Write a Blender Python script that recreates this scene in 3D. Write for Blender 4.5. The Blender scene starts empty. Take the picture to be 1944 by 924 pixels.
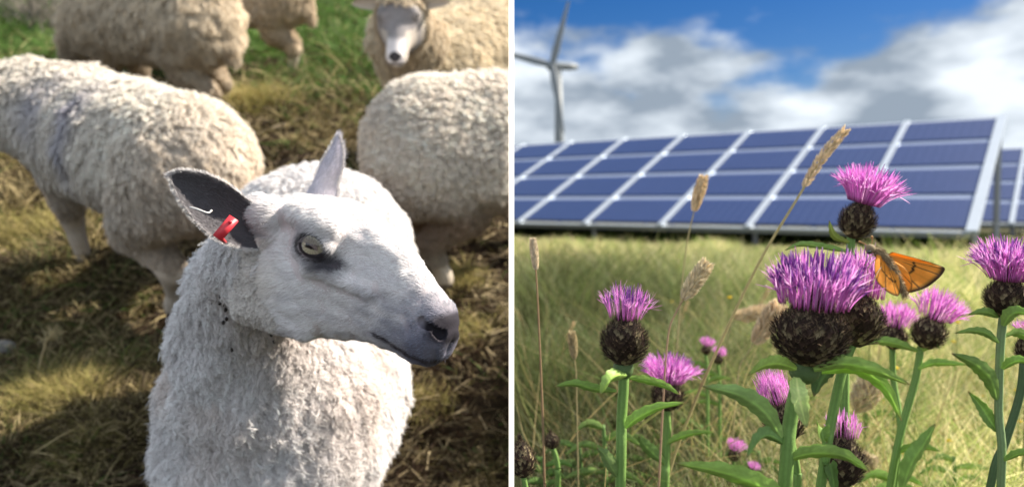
import bpy, math, random
import numpy as np
rs = np.random.RandomState(7)
random.seed(7)
PI = math.pi
scn = bpy.context.scene
COL = scn.collection
V = lambda *a: np.array(a, float)
def nrm(v):
    v = np.asarray(v, float)
    return v / (np.linalg.norm(v, axis=-1, keepdims=True) + 1e-12)

# ------------------------------------------------------------------ camera
CAMZ = 0.62
TILT = math.atan(62 / 1400)
cam_d = bpy.data.cameras.new('camera'); cam = bpy.data.objects.new('camera', cam_d); COL.objects.link(cam)
cam.location = (0, 0, CAMZ); cam.rotation_euler = (PI / 2 - TILT, 0, 0)
cam_d.sensor_width = 36; cam_d.lens = 36 * 1400 / 1944
cam_d.clip_start = 0.02; cam_d.clip_end = 6000
cam_d.dof.use_dof = True; cam_d.dof.focus_distance = 0.665; cam_d.dof.aperture_fstop = 4.8
scn.camera = cam

# ------------------------------------------------------------------ world and sun
SUN = nrm(V(0.70, 0.15, 0.66))
SUN_EL = math.asin(SUN[2]); SUN_AZ = math.atan2(SUN[0], SUN[1])
EXPOSURE = 1.28
world = bpy.data.worlds.new('World'); scn.world = world; world.use_nodes = True
wn = world.node_tree; wn.nodes.clear()
def N(nt, typ, **kw):
    n = nt.nodes.new(typ)
    for k, v in kw.items():
        if k.startswith('i_'):
            n.inputs[k[2:].replace('_', ' ')].default_value = v
        else: setattr(n, k, v)
    return n
def mth(nt, op, a, b=None, c=None, clamp=False):
    n = nt.nodes.new('ShaderNodeMath'); n.operation = op; n.use_clamp = clamp
    for i, x in enumerate((a, b, c)):
        if x is None: continue
        if isinstance(x, (int, float)): n.inputs[i].default_value = x
        else: nt.links.new(x, n.inputs[i])
    return n.outputs[0]
def build_world():
    nt = wn; lk = nt.links.new
    out = N(nt, 'ShaderNodeOutputWorld'); bg = N(nt, 'ShaderNodeBackground'); bg.inputs['Strength'].default_value = 0.11
    sky = N(nt, 'ShaderNodeTexSky'); sky.sky_type = 'NISHITA'; sky.sun_disc = False
    sky.sun_elevation = SUN_EL; sky.sun_rotation = SUN_AZ; sky.air_density = 1.0; sky.dust_density = 0.3; sky.ozone_density = 3.0
    hs = N(nt, 'ShaderNodeHueSaturation'); hs.inputs['Saturation'].default_value = 1.46; hs.inputs['Value'].default_value = 0.34; hs.inputs['Hue'].default_value = 0.515
    lk(sky.outputs[0], hs.inputs['Color'])
    tc = N(nt, 'ShaderNodeTexCoord'); sx = N(nt, 'ShaderNodeSeparateXYZ'); lk(tc.outputs['Generated'], sx.inputs[0])
    mp = N(nt, 'ShaderNodeMapping'); mp.inputs['Scale'].default_value = (1, 1, 2.1); mp.inputs['Location'].default_value = (0.33, 0.1, 0.05)
    lk(tc.outputs['Generated'], mp.inputs[0])
    n1 = N(nt, 'ShaderNodeTexNoise'); n1.inputs['Scale'].default_value = 6.0; n1.inputs['Detail'].default_value = 7; n1.inputs['Roughness'].default_value = 0.5
    lk(mp.outputs[0], n1.inputs['Vector'])
    n2 = N(nt, 'ShaderNodeTexNoise'); n2.inputs['Scale'].default_value = 6.5; n2.inputs['Detail'].default_value = 4; n2.inputs['Roughness'].default_value = 0.5
    mp2 = N(nt, 'ShaderNodeMapping'); mp2.inputs['Scale'].default_value = (1, 1, 2.4); mp2.inputs['Location'].default_value = (2.2, 4.0, 1.1)
    lk(tc.outputs['Generated'], mp2.inputs[0]); lk(mp2.outputs[0], n2.inputs['Vector'])
    x, z = sx.outputs[0], sx.outputs[2]
    low = mth(nt, 'MULTIPLY_ADD', z, -3.0, 0.74)                 # more cloud towards the horizon
    side = mth(nt, 'ABSOLUTE', mth(nt, 'SUBTRACT', x, 0.27))
    side = mth(nt, 'MULTIPLY_ADD', side, 1.0, -0.20)
    rear = mth(nt, 'MULTIPLY', mth(nt, 'MAXIMUM', mth(nt, 'MULTIPLY_ADD', sx.outputs[1], -1.0, 0.3), 0.0), 1.2)  # extra cloud cover added behind the camera for fill light
    low = mth(nt, 'ADD', mth(nt, 'MAXIMUM', low, -0.12), rear)
    cov = mth(nt, 'ADD', mth(nt, 'ADD', n1.outputs[0], low), side)
    mr = N(nt, 'ShaderNodeMapRange', interpolation_type='SMOOTHSTEP'); mr.inputs['From Min'].default_value = 0.47; mr.inputs['From Max'].default_value = 0.66
    lk(cov, mr.inputs[0])
    cr = N(nt, 'ShaderNodeValToRGB'); e = cr.color_ramp.elements
    e[0].position = 0.40; e[0].color = (1.25, 1.52, 1.85, 1); e[1].position = 0.64; e[1].color = (3.7, 4.0, 4.3, 1)
    lk(n2.outputs[0], cr.inputs[0])
    back = N(nt, 'ShaderNodeMapRange', interpolation_type='SMOOTHSTEP'); back.inputs['From Min'].default_value = 0.55; back.inputs['From Max'].default_value = -0.5
    back.inputs['To Min'].default_value = 1.0; back.inputs['To Max'].default_value = 1.45; lk(sx.outputs[1], back.inputs[0])
    cs = N(nt, 'ShaderNodeVectorMath', operation='SCALE'); lk(cr.outputs[0], cs.inputs[0]); lk(back.outputs[0], cs.inputs['Scale'])     # unseen clouds behind the camera, brightened to add fill light
    mx = N(nt, 'ShaderNodeMix', data_type='RGBA')
    lk(mr.outputs[0], mx.inputs['Factor']); lk(hs.outputs[0], mx.inputs['A']); lk(cs.outputs[0], mx.inputs['B'])
    lk(mx.outputs['Result'], bg.inputs['Color']); lk(bg.outputs[0], out.inputs[0])
build_world()
sun_d = bpy.data.lights.new('sun', 'SUN'); sun_o = bpy.data.objects.new('sun', sun_d); COL.objects.link(sun_o)
sun_d.energy = 5.0; sun_d.angle = math.radians(0.5); sun_d.color = (1.0, 0.91, 0.78)
from mathutils import Vector, Matrix
sun_o.rotation_euler = Vector(SUN).to_track_quat('Z', 'Y').to_euler()
scn.view_settings.view_transform = 'Standard'; scn.view_settings.look = 'None'
scn.view_settings.gamma = 1; scn.view_settings.use_curve_mapping = False
scn.view_settings.exposure = EXPOSURE
scn.cycles.max_bounces = 6; scn.cycles.transparent_max_bounces = 8
scn.cycles.use_denoising = True

# ------------------------------------------------------------------ frames
C0 = V(0, 0, CAMZ)
R_, F_, U_ = V(1, 0, 0), V(0, math.cos(TILT), -math.sin(TILT)), V(0, math.sin(TILT), math.cos(TILT))
def P(px, py, d):
    px, py, d = np.broadcast_arrays(np.asarray(px, float), np.asarray(py, float), np.asarray(d, float))
    px, py, d = px[..., None], py[..., None], d[..., None]
    return C0 + F_ * d + R_ * ((px - 972) / 1400 * d) + U_ * ((462 - py) / 1400 * d)
SL = math.radians(27) - TILT            # slope of the bank
GZ = -1.15                              # bank surface below the eye, square to the slope
BU = V(0, -math.sin(SL), math.cos(SL))  # bank normal
BF = V(0, math.cos(SL), math.sin(SL))   # uphill
def L(x, y, h=0.0):                     # bank frame: x across, y uphill, h above the turf
    x = np.asarray(x, float)
    return C0 + x[..., None] * R_ + np.asarray(y, float)[..., None] * BF + (GZ + np.asarray(h, float))[..., None] * BU
def Linv(p):
    q = np.asarray(p) - C0
    return q @ R_, q @ BF, q @ BU - GZ

# ------------------------------------------------------------------ numpy noise
def _h(ix, iy, iz, s):
    n = (ix * 374761393 + iy * 668265263 + iz * 2147483647 + s * 974634777) & 0xffffffff
    n = ((n ^ (n >> 13)) * 1274126177) & 0xffffffff
    return ((n ^ (n >> 16)) & 0xffffff) / float(0xffffff)
def vnoise(p, scale=1.0, seed=0):
    p = np.asarray(p, float) * scale
    i = np.floor(p).astype(np.int64); f = p - i; f = f * f * (3 - 2 * f)
    r = 0
    for dx in (0, 1):
        for dy in (0, 1):
            for dz in (0, 1):
                w = (f[..., 0] if dx else 1 - f[..., 0]) * (f[..., 1] if dy else 1 - f[..., 1]) * (f[..., 2] if dz else 1 - f[..., 2])
                r = r + w * _h(i[..., 0] + dx, i[..., 1] + dy, i[..., 2] + dz, seed)
    return r * 2 - 1
def fbm(p, scale=1.0, seed=0, o=3):
    a, t = 1.0, 0
    for k in range(o):
        t = t + a * vnoise(p, scale * 2 ** k, seed + k); a *= .5
    return t

# ------------------------------------------------------------------ materials
MATS = {}
def mat(name, rough=0.8, spec=0.3, trans=0.0, noise=0.0, nscale=60, bump=0.0, bscale=200, sheen=0.0, coat=0.0, metal=0.0, flat=None, sss=0.0):
    """colour comes from the mesh's own 'tint' attribute (or flat), broken up by noise"""
    if name in MATS: return MATS[name]
    m = bpy.data.materials.new(name); m.use_nodes = True; nt = m.node_tree; lk = nt.links.new
    b = nt.nodes['Principled BSDF']; out = nt.nodes['Material Output']
    b.inputs['Roughness'].default_value = rough; b.inputs['Specular IOR Level'].default_value = spec
    b.inputs['Metallic'].default_value = metal
    b.inputs['Sheen Weight'].default_value = sheen; b.inputs['Coat Weight'].default_value = coat
    if sss: b.inputs['Subsurface Weight'].default_value = sss; b.inputs['Subsurface Scale'].default_value = 0.01
    if flat is None:
        a = nt.nodes.new('ShaderNodeAttribute'); a.attribute_name = 'tint'; src = a.outputs['Color']
    else:
        a = nt.nodes.new('ShaderNodeRGB'); a.outputs[0].default_value = (*flat, 1); src = a.outputs[0]
    g = nt.nodes.new('ShaderNodeNewGeometry')
    if noise:
        n = nt.nodes.new('ShaderNodeTexNoise'); n.inputs['Scale'].default_value = nscale; n.inputs['Detail'].default_value = 5
        lk(g.outputs['Position'], n.inputs['Vector'])
        k = mth(nt, 'MULTIPLY_ADD', n.outputs[0], 2 * noise, 1 - noise)
        mx = nt.nodes.new('ShaderNodeVectorMath'); mx.operation = 'SCALE'; lk(src, mx.inputs[0]); lk(k, mx.inputs['Scale']); src = mx.outputs[0]
    lk(src, b.inputs['Base Color'])
    if bump:
        n = nt.nodes.new('ShaderNodeTexNoise'); n.inputs['Scale'].default_value = bscale; n.inputs['Detail'].default_value = 6
        lk(g.outputs['Position'], n.inputs['Vector'])
        bp = nt.nodes.new('ShaderNodeBump'); bp.inputs['Strength'].default_value = bump; bp.inputs['Distance'].default_value = 0.6 / bscale
        lk(n.outputs[0], bp.inputs['Height']); lk(bp.outputs[0], b.inputs['Normal'])
    if trans:
        t = nt.nodes.new('ShaderNodeBsdfTranslucent'); lk(src, t.inputs[0])
        ms = nt.nodes.new('ShaderNodeMixShader'); ms.inputs[0].default_value = trans
        lk(b.outputs[0], ms.inputs[1]); lk(t.outputs[0], ms.inputs[2]); lk(ms.outputs[0], out.inputs[0])
    MATS[name] = m
    return m
M_SKIN = mat('hide', .75, .25, noise=.12, nscale=90, bump=.25, bscale=500)
M_WOOL = mat('wool', .9, .12, trans=.30, sheen=.1)
M_FUR = mat('short_hair', .7, .25, trans=.22)
M_EAR = mat('ear_skin', .7, .3, trans=.12, noise=.15, nscale=120, bump=.2, bscale=700)
M_EYE = mat('eyeball', .06, .6, coat=.6)
M_HORN = mat('hoof_horn', .5, .3, noise=.3, nscale=80)
M_TAG = mat('tag_plastic', .4, .5, noise=.06, nscale=200)
M_BLADE = mat('grass_blade', .65, .25, trans=.35)
M_DRY = mat('dry_stem', .8, .2, trans=.25, noise=.15, nscale=300)
M_LEAF = mat('thistle_leaf', .5, .35, trans=.30, noise=.22, nscale=110, bump=.35, bscale=420)
M_STEM = mat('thistle_stem', .6, .3, trans=.1, noise=.15, nscale=400, bump=.5, bscale=700)
M_BRACT = mat('bract', .75, .25, noise=.3, nscale=600)
M_FLORET = mat('floret', .55, .3, trans=.48)
M_WING = mat('wing', .7, .2, trans=.5, noise=.12, nscale=900)
M_FUZZ = mat('insect_fuzz', .8, .2)
M_WHITE = mat('white_paint', .5, .3, noise=.04, nscale=40)
M_ALU = mat('aluminium', .42, .5, noise=.08, nscale=6, metal=.35)
M_SOIL = None

# ------------------------------------------------------------------ mesh building
def mesh_obj(name, v, polys, m, root=None, tint=None, smooth=True):
    """polys: list of int arrays (n,k)"""
    v = np.asarray(v, float)
    base = np.array(root.location) if root is not None else None
    if root is not None:
        v = v - base
    me = bpy.data.meshes.new(name)
    polys = [np.asarray(p, np.int64) for p in (polys if isinstance(polys, list) else [polys]) if len(p)]
    me.vertices.add(len(v)); me.vertices.foreach_set('co', v.astype(np.float32).ravel())
    li = np.concatenate([p.ravel() for p in polys]); tot = np.concatenate([np.full(len(p), p.shape[1]) for p in polys])
    st = np.concatenate([[0], np.cumsum(tot)[:-1]])
    me.loops.add(len(li)); me.loops.foreach_set('vertex_index', li.astype(np.int32))
    me.polygons.add(len(tot)); me.polygons.foreach_set('loop_start', st.astype(np.int32))
    try: me.polygons.foreach_set('loop_total', tot.astype(np.int32))
    except Exception: pass
    me.polygons.foreach_set('use_smooth', np.full(len(tot), bool(smooth)))
    me.update(calc_edges=True)
    if tint is not None:
        tint = np.asarray(tint, float)
        if tint.ndim == 1: tint = np.tile(tint, (len(v), 1))
        a = me.color_attributes.new('tint', 'FLOAT_COLOR', 'POINT')
        a.data.foreach_set('color', np.c_[tint, np.ones(len(v))].astype(np.float32).ravel())
    me.materials.append(m)
    o = bpy.data.objects.new(name, me); COL.objects.link(o)
    if root is not None: o.parent = root
    return o
def subpart(o, parent):               # re-hang a part one level deeper (parent sits at its thing's origin)
    o.parent = parent
def tag(o, label, cat, group=None):
    o['label'] = label; o['category'] = cat
    if group: o['group'] = group
    return o
def thing(name, label, cat, loc, group=None):
    o = bpy.data.objects.new(name, None); COL.objects.link(o); o.location = [float(a) for a in loc]
    o.empty_display_size = .1
    return tag(o, label, cat, group)
def join(parts):
    """parts: list of (v, polys(list), tint (n,3))"""
    vs, ps, ts, off = [], {}, [], 0
    for v, pl, t in parts:
        v = np.asarray(v, float); t = np.asarray(t, float)
        if t.ndim == 1: t = np.tile(t, (len(v), 1))
        vs.append(v); ts.append(t)
        for p in (pl if isinstance(pl, list) else [pl]):
            p = np.asarray(p)
            if len(p): ps.setdefault(p.shape[1], []).append(p + off)
        off += len(v)
    return np.concatenate(vs), [np.concatenate(a) for a in ps.values()], np.concatenate(ts)
def ribbons(C, W, side):
    """C (n,K,3) centre lines, W (n,K) widths, side (n,3) or (n,K,3)"""
    n, K, _ = C.shape
    if side.ndim == 2: side = np.repeat(side[:, None], K, 1)
    T = np.gradient(C, axis=1); S = nrm(side - T * (np.sum(side * T, -1) / (np.sum(T * T, -1) + 1e-12))[..., None])
    a = C - S * W[..., None] / 2; b = C + S * W[..., None] / 2
    v = np.stack([a, b], 2).reshape(-1, 3)
    i = np.arange(n)[:, None] * (2 * K) + np.arange(K - 1)[None] * 2
    q = np.stack([i, i + 1, i + 3, i + 2], -1).reshape(-1, 4)
    return v, q
def tube(pts, rad, n=8, cap=True, ribs=0.0):
    pts = np.asarray(pts, float); rad = np.broadcast_to(np.asarray(rad, float), (len(pts),))
    T = nrm(np.gradient(pts, axis=0)); ref = V(0, 0, 1) if abs(T[0][2]) < .9 else V(1, 0, 0)
    vs = []; s = nrm(np.cross(ref, T[0]))
    for i in range(len(pts)):
        s = nrm(s - T[i] * (s @ T[i])); w = np.cross(T[i], s)
        a = np.arange(n) * 2 * PI / n
        r = rad[i] * (1 + ribs * (np.arange(n) % 2))
        vs.append(pts[i] + (np.cos(a) * r)[:, None] * s + (np.sin(a) * r)[:, None] * w)
    v = np.concatenate(vs); K = len(pts)
    i = np.arange(K - 1)[:, None] * n; j = np.arange(n)[None]; k = (j + 1) % n
    q = np.stack([i + j, i + k, i + n + k, i + n + j], -1).reshape(-1, 4)
    pl = [q]
    if cap:
        v = np.concatenate([v, pts[:1], pts[-1:]]); c0, c1 = K * n, K * n + 1; j = np.arange(n); k = (j + 1) % n
        pl.append(np.concatenate([np.stack([np.full(n, c0), k, j], -1), np.stack([np.full(n, c1), (K - 1) * n + j, (K - 1) * n + k], -1)]))
    return v, pl
def bez(pts, n=12):                   # smooth curve through points (Catmull-Rom)
    p = np.asarray(pts, float)
    if len(p) == 2: return p[0] + (p[1] - p[0]) * np.linspace(0, 1, n)[:, None]
    q = np.concatenate([[2 * p[0] - p[1]], p, [2 * p[-1] - p[-2]]]); m = len(p) - 1; out = []
    for t in np.linspace(0, m, n):
        i = min(int(t), m - 1); u = t - i; a, b, c, d = q[i:i + 4]
        out.append(.5 * ((2 * b) + (c - a) * u + (2 * a - 5 * b + 4 * c - d) * u ** 2 + (3 * b - a - 3 * c + d) * u ** 3))
    return np.array(out)
def ellipsoid(c, ax, nu=16, nv=10):
    """ax 3x3 rows are semi-axes vectors"""
    u = np.arange(nu) * 2 * PI / nu; v = np.linspace(0, PI, nv + 1)
    g = np.array([[math.sin(b) * math.cos(a), math.sin(b) * math.sin(a), math.cos(b)] for b in v for a in u])
    i = np.arange(nv)[:, None] * nu; j = np.arange(nu)[None]; k = (j + 1) % nu
    return np.asarray(c) + g @ np.asarray(ax, float), [np.stack([i + j, i + nu + j, i + nu + k, i + k], -1).reshape(-1, 4)]
def box(c, h, M=None):
    c = np.asarray(c, float); s = np.array([[x, y, z] for x in (-1, 1) for y in (-1, 1) for z in (-1, 1)], float) * np.asarray(h, float)
    if M is not None: s = s @ np.asarray(M)
    return c + s, [np.array([[0, 1, 3, 2], [4, 6, 7, 5], [0, 4, 5, 1], [2, 3, 7, 6], [0, 2, 6, 4], [1, 5, 7, 3]])]

# ------------------------------------------------------------------ implicit bodies: smooth union of shapes, meshed by surface nets
def smin(a, b, k):
    h = np.clip(.5 + .5 * (b - a) / k, 0, 1)
    return b * (1 - h) + a * h - k * h * (1 - h)
def d_cone(p, a, b, ra, rb):
    a = np.asarray(a, float); b = np.asarray(b, float); ab = b - a
    t = np.clip(((p - a) @ ab) / (ab @ ab), 0, 1)
    return np.linalg.norm(p - a - t[..., None] * ab, axis=-1) - (ra + (rb - ra) * t)
def d_ell(p, c, r, M=None):
    q = p - np.asarray(c, float)
    if M is not None: q = q @ np.asarray(M).T
    r = np.asarray(r, float)
    k0 = np.linalg.norm(q / r, axis=-1); k1 = np.linalg.norm(q / (r * r), axis=-1)
    return k0 * (k0 - 1) / (k1 + 1e-9)
def surface(fn, lo, hi, h):
    lo = np.asarray(lo, float); n = np.ceil((np.asarray(hi) - lo) / h).astype(int) + 1
    gx, gy, gz = [lo[i] + np.arange(n[i]) * h for i in range(3)]
    f = np.empty(n, np.float32)
    for i in range(0, n[0], 16):
        G = np.stack(np.meshgrid(gx[i:i + 16], gy, gz, indexing='ij'), -1)
        f[i:i + 16] = fn(G)
    ins = f < 0
    c = ins[:-1, :-1, :-1].astype(np.int8)
    for d in [(0, 0, 1), (0, 1, 0), (1, 0, 0), (0, 1, 1), (1, 0, 1), (1, 1, 0), (1, 1, 1)]:
        c = c + ins[d[0]:n[0] - 1 + d[0], d[1]:n[1] - 1 + d[1], d[2]:n[2] - 1 + d[2]]
    act = np.argwhere((c > 0) & (c < 8)); idx = -np.ones(n - 1, np.int64); idx[tuple(act.T)] = np.arange(len(act))
    acc = np.zeros((len(act), 3)); cnt = np.zeros(len(act))
    cs = [(x, y, z) for x in (0, 1) for y in (0, 1) for z in (0, 1)]
    for a in cs:
        for b in cs:
            if sum(b) - sum(a) == 1 and all(b[k] >= a[k] for k in range(3)):
                fa = f[tuple((act + a).T)].astype(float); fb = f[tuple((act + b).T)].astype(float)
                m = (fa < 0) != (fb < 0); t = np.where(m, fa / (fa - fb + 1e-20), 0)
                p = np.asarray(a) + t[:, None] * (np.asarray(b) - np.asarray(a))
                acc[m] += p[m]; cnt[m] += 1
    v = lo + (act + acc / cnt[:, None]) * h
    quads = []
    for ax in range(3):
        u, w = (ax + 1) % 3, (ax + 2) % 3
        s0 = [slice(None)] * 3; s1 = [slice(None)] * 3; s0[ax] = slice(0, -1); s1[ax] = slice(1, None)
        A, B = ins[tuple(s0)], ins[tuple(s1)]
        for sgn, mk in ((1, A & ~B), (-1, ~A & B)):
            e = np.argwhere(mk); e = e[(e[:, u] > 0) & (e[:, w] > 0) & (e[:, u] < n[u] - 1) & (e[:, w] < n[w] - 1)]
            if not len(e): continue
            du = np.zeros(3, int); du[u] = 1; dw = np.zeros(3, int); dw[w] = 1
            q = np.stack([idx[tuple((e - du - dw).T)], idx[tuple((e - dw).T)], idx[tuple(e.T)], idx[tuple((e - du).T)]], -1)
            if sgn < 0: q = q[:, ::-1]
            quads.append(q)
    q = np.concatenate(quads)
    return v, q[(q >= 0).all(1)]
def vnormals(v, q):
    n = np.zeros_like(v); fn = np.cross(v[q[:, 2]] - v[q[:, 0]], v[q[:, 3]] - v[q[:, 1]])
    for k in range(4): np.add.at(n, q[:, k], fn)
    return nrm(n)
def scatter(v, q, n, mask=None):
    """random points on a quad mesh -> positions, normals"""
    fn = np.cross(v[q[:, 2]] - v[q[:, 0]], v[q[:, 3]] - v[q[:, 1]]); ar = np.linalg.norm(fn, axis=1)
    if mask is not None:
        ar = ar * mask(v[q].mean(1), nrm(fn))
    i = rs.choice(len(q), n, p=ar / ar.sum()); a, b = rs.rand(n, 1), rs.rand(n, 1); Q = v[q[i]]
    pos = (Q[:, 0] * (1 - a) + Q[:, 1] * a) * (1 - b) + (Q[:, 3] * (1 - a) + Q[:, 2] * a) * b
    vn = vnormals(v, q)[q[i]]
    nn = nrm((vn[:, 0] * (1 - a) + vn[:, 1] * a) * (1 - b) + (vn[:, 3] * (1 - a) + vn[:, 2] * a) * b)
    return pos, nn
def camface(limit=.3):                # keep the far side of a body bald: it is never seen from near the camera
    def f(c, n): return (np.sum(nrm(C0 - c) * n, -1) > -limit).astype(float)
    return f
def tanproj(d, n): return d - n * np.sum(d * n, -1, keepdims=True)

def wool(name, v, q, root, nl, per, length, width, spread, down, colf, mask=None, lift=.35, crimp=.16, freq=2.2, K=6, seed=1, m=None, clampx=None, conv=.75):
    """fleece as locks: every lock is a bundle of crimped strands drawn together towards its tip"""
    rs.seed(seed)
    pos, nn = scatter(v, q, nl, mask)
    dn = np.asarray(down, float); d = tanproj(np.broadcast_to(dn, pos.shape), nn) + rs.randn(nl, 3) * .22
    wand = np.stack([vnoise(pos, 14, 31), vnoise(pos, 14, 32), vnoise(pos, 14, 33)], -1) * .5
    d = nrm(tanproj(d + wand, nn))
    Ln = length(pos) if callable(length) else np.full(nl, length)
    Ln = Ln * (.7 + .6 * rs.rand(nl))
    s = np.linspace(0, 1, K)[None, :, None]
    lf = lift * (.6 + .8 * rs.rand(nl))[:, None, None]
    dirc = nn[:, None] * lf * (1 - s) * 1.6 + d[:, None] * (1 - lf * .5)
    cen = pos[:, None] + np.cumsum(np.concatenate([np.zeros((nl, 1, 3)), dirc[:, :-1]], 1), 1) * (Ln / (K - 1))[:, None, None]
    sd = nrm(np.cross(nn, d)); ph = rs.rand(nl)[:, None] * 6.28
    a = 2 * PI * freq * s[..., 0] * (.8 + .4 * rs.rand(nl)[:, None]) + ph
    cen = cen + (sd[:, None] * np.cos(a)[..., None] + nn[:, None] * np.sin(a)[..., None] * .6) * (crimp * Ln[:, None] * np.linspace(.2, 1, K)[None])[..., None]
    o = rs.randn(nl, per, 3) * spread; o = o - nn[:, None] * np.sum(o * nn[:, None], -1, keepdims=True) * .7
    C = cen[:, None] + o[:, :, None] * (1 - conv * s[None])
    ends = .65 + .35 * rs.rand(nl, per)
    C = C[:, :, :1] + (C - C[:, :, :1]) * ends[..., None, None]
    C = C + rs.randn(*C.shape) * spread * .12
    C = C.reshape(-1, K, 3)
    if clampx is not None: C[..., 0] = np.minimum(C[..., 0], clampx)
    W = width * (.6 + .8 * rs.rand(len(C), 1)) * np.array([.8] + [1] * (K - 3) + [.8, .25])[None]
    side = nrm(np.repeat(sd, per, 0) + rs.randn(nl * per, 3) * .6)
    rv, rq = ribbons(C, W, side)
    if clampx is not None: rv[:, 0] = np.minimum(rv[:, 0], clampx + .0005)
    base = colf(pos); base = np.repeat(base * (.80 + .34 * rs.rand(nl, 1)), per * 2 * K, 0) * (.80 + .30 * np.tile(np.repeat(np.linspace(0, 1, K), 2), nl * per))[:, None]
    return mesh_obj(name, rv, rq, m or M_WOOL, root, np.clip(base, 0, .95))

def hair(name, v, q, root, n, length, width, comb, colf, mask=None, lift=.18, K=3, seed=2, m=None):
    rs.seed(seed)
    pos, nn = scatter(v, q, n, mask)
    d = comb(pos) if callable(comb) else np.broadcast_to(np.asarray(comb, float), pos.shape)
    wand = np.stack([vnoise(pos, 45, 41), vnoise(pos, 45, 42), vnoise(pos, 45, 43)], -1) * .45
    d = nrm(tanproj(d + wand + rs.randn(n, 3) * .22, nn))
    Ln = (length(pos) if callable(length) else np.full(n, length)) * (.6 + .7 * rs.rand(n))
    s = np.linspace(0, 1, K)[None, :, None]
    C = pos[:, None] - nn[:, None] * .0008 + (d[:, None] * s + nn[:, None] * (lift * s * (1.5 - s))) * Ln[:, None, None]
    W = width * (.6 + .8 * rs.rand(n, 1)) * np.linspace(1, .3, K)[None]
    rv, rq = ribbons(C, W, nrm(np.cross(nn, d) + .3 * rs.randn(n, 3)))
    cl = colf(pos) * (.80 + .32 * rs.rand(n, 1))
    return mesh_obj(name, rv, rq, m or M_FUR, root, np.clip(np.repeat(cl, 2 * K, 0), 0, .95))

#@@SETTING
# ------------------------------------------------------------------ setting: bank, meadow
def ground_mat(name, c1, c2, c3, sc):
    m = bpy.data.materials.new(name); m.use_nodes = True; nt = m.node_tree; lk = nt.links.new; b = nt.nodes['Principled BSDF']
    b.inputs['Roughness'].default_value = .95; b.inputs['Specular IOR Level'].default_value = .1
    g = nt.nodes.new('ShaderNodeNewGeometry')
    n1 = N(nt, 'ShaderNodeTexNoise'); n1.inputs['Scale'].default_value = sc; n1.inputs['Detail'].default_value = 8; lk(g.outputs['Position'], n1.inputs['Vector'])
    n2 = N(nt, 'ShaderNodeTexNoise'); n2.inputs['Scale'].default_value = sc * 14; n2.inputs['Detail'].default_value = 8; n2.inputs['Roughness'].default_value = .7; lk(g.outputs['Position'], n2.inputs['Vector'])
    cr = N(nt, 'ShaderNodeValToRGB'); e = cr.color_ramp.elements; e[0].position = .35; e[0].color = (*c1, 1); e[1].position = .65; e[1].color = (*c3, 1)
    x = e.new(.5); x.color = (*c2, 1)
    mixf = mth(nt, 'ADD', mth(nt, 'MULTIPLY', n1.outputs[0], .55), mth(nt, 'MULTIPLY', n2.outputs[0], .45)); lk(mixf, cr.inputs[0]); lk(cr.outputs[0], b.inputs['Base Color'])
    bp = N(nt, 'ShaderNodeBump'); bp.inputs['Strength'].default_value = .8; bp.inputs['Distance'].default_value = .02; lk(n2.outputs[0], bp.inputs['Height']); lk(bp.outputs[0], b.inputs['Normal'])
    return m
M_BANK = ground_mat('bank_soil', (.012, .008, .005), (.028, .019, .011), (.06, .044, .022), 3.0)
M_MEADOW = ground_mat('meadow_soil', (.02, .022, .008), (.05, .05, .02), (.10, .09, .04), .5)
def bank_h(x, y):
    p = np.stack([x, y, np.zeros_like(x)], -1)
    h = .030 * fbm(p, 2.3, 5, 3) + .018 * fbm(p, 12, 9, 3)
    return h
YF = -0.9
def bank_pt(x, y, h=0.0):              # below YF the bank flattens out
    q = L(x, np.maximum(y, YF), bank_h(x, y) + h)
    q[..., 1] += np.minimum(y - YF, 0); return q
def grid_solid(X, Y, fn, zb):
    nx, ny = len(X), len(Y); gx, gy = np.meshgrid(X, Y, indexing='ij')
    v = fn(gx, gy).reshape(-1, 3)
    i = np.arange(nx - 1)[:, None] * ny; j = np.arange(ny - 1)[None]
    q = np.stack([i + j, i + ny + j, i + ny + j + 1, i + j + 1], -1).reshape(-1, 4)
    ring = np.concatenate([np.arange(nx) * ny, (nx - 1) * ny + np.arange(1, ny), (np.arange(nx - 2, -1, -1)) * ny + ny - 1, np.arange(ny - 2, 0, -1)])
    w = v[ring].copy(); w[:, 2] = zb; n0 = len(v); k = np.arange(len(ring)); k2 = (k + 1) % len(ring)
    q2 = np.stack([ring[k], n0 + k, n0 + k2, ring[k2]], -1)
    return np.concatenate([v, w]), np.concatenate([q, q2])
X = np.concatenate([-np.geomspace(30, 2.5, 30), np.linspace(-2.4, 0, 150)])
Y = np.concatenate([np.linspace(-20, -1, 12), np.linspace(-.9, 5, 300), np.linspace(5.05, 13, 120)])
v, q = grid_solid(X, Y, bank_pt, -1.2)
o = mesh_obj('bank', v, q, M_BANK); o['kind'] = 'structure'
# meadow: one L-shaped sheet that reaches the horizon; its left edge drops to the foot of the bank
def meadow_pt(x, y):
    p = np.stack([x, y, np.zeros_like(x)], -1)
    return np.stack([x, y, .03 * fbm(p, .8, 15, 2) * np.clip(1 - np.hypot(x, y) / 60, 0, 1) - .0], -1)
XM = np.concatenate([np.linspace(0.0005, 8, 60), np.geomspace(8.3, 1500, 26)])
YM = np.concatenate([-np.geomspace(60, 1, 8), np.linspace(-.8, 11.9, 80), np.geomspace(12.4, 3000, 40)])
v1, q1 = grid_solid(XM, YM, meadow_pt, -1.3)
XL = -np.geomspace(1500, .02, 24); XL[-1] = .0005
v2, q2 = grid_solid(XL, YM[YM > 12.3], meadow_pt, -1.3)
v, pl, _ = join([(v1, q1, V(0, 0, 0)), (v2, q2, V(0, 0, 0))])
o = mesh_obj('meadow_ground', v, pl, M_MEADOW); o['kind'] = 'structure'
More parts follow.
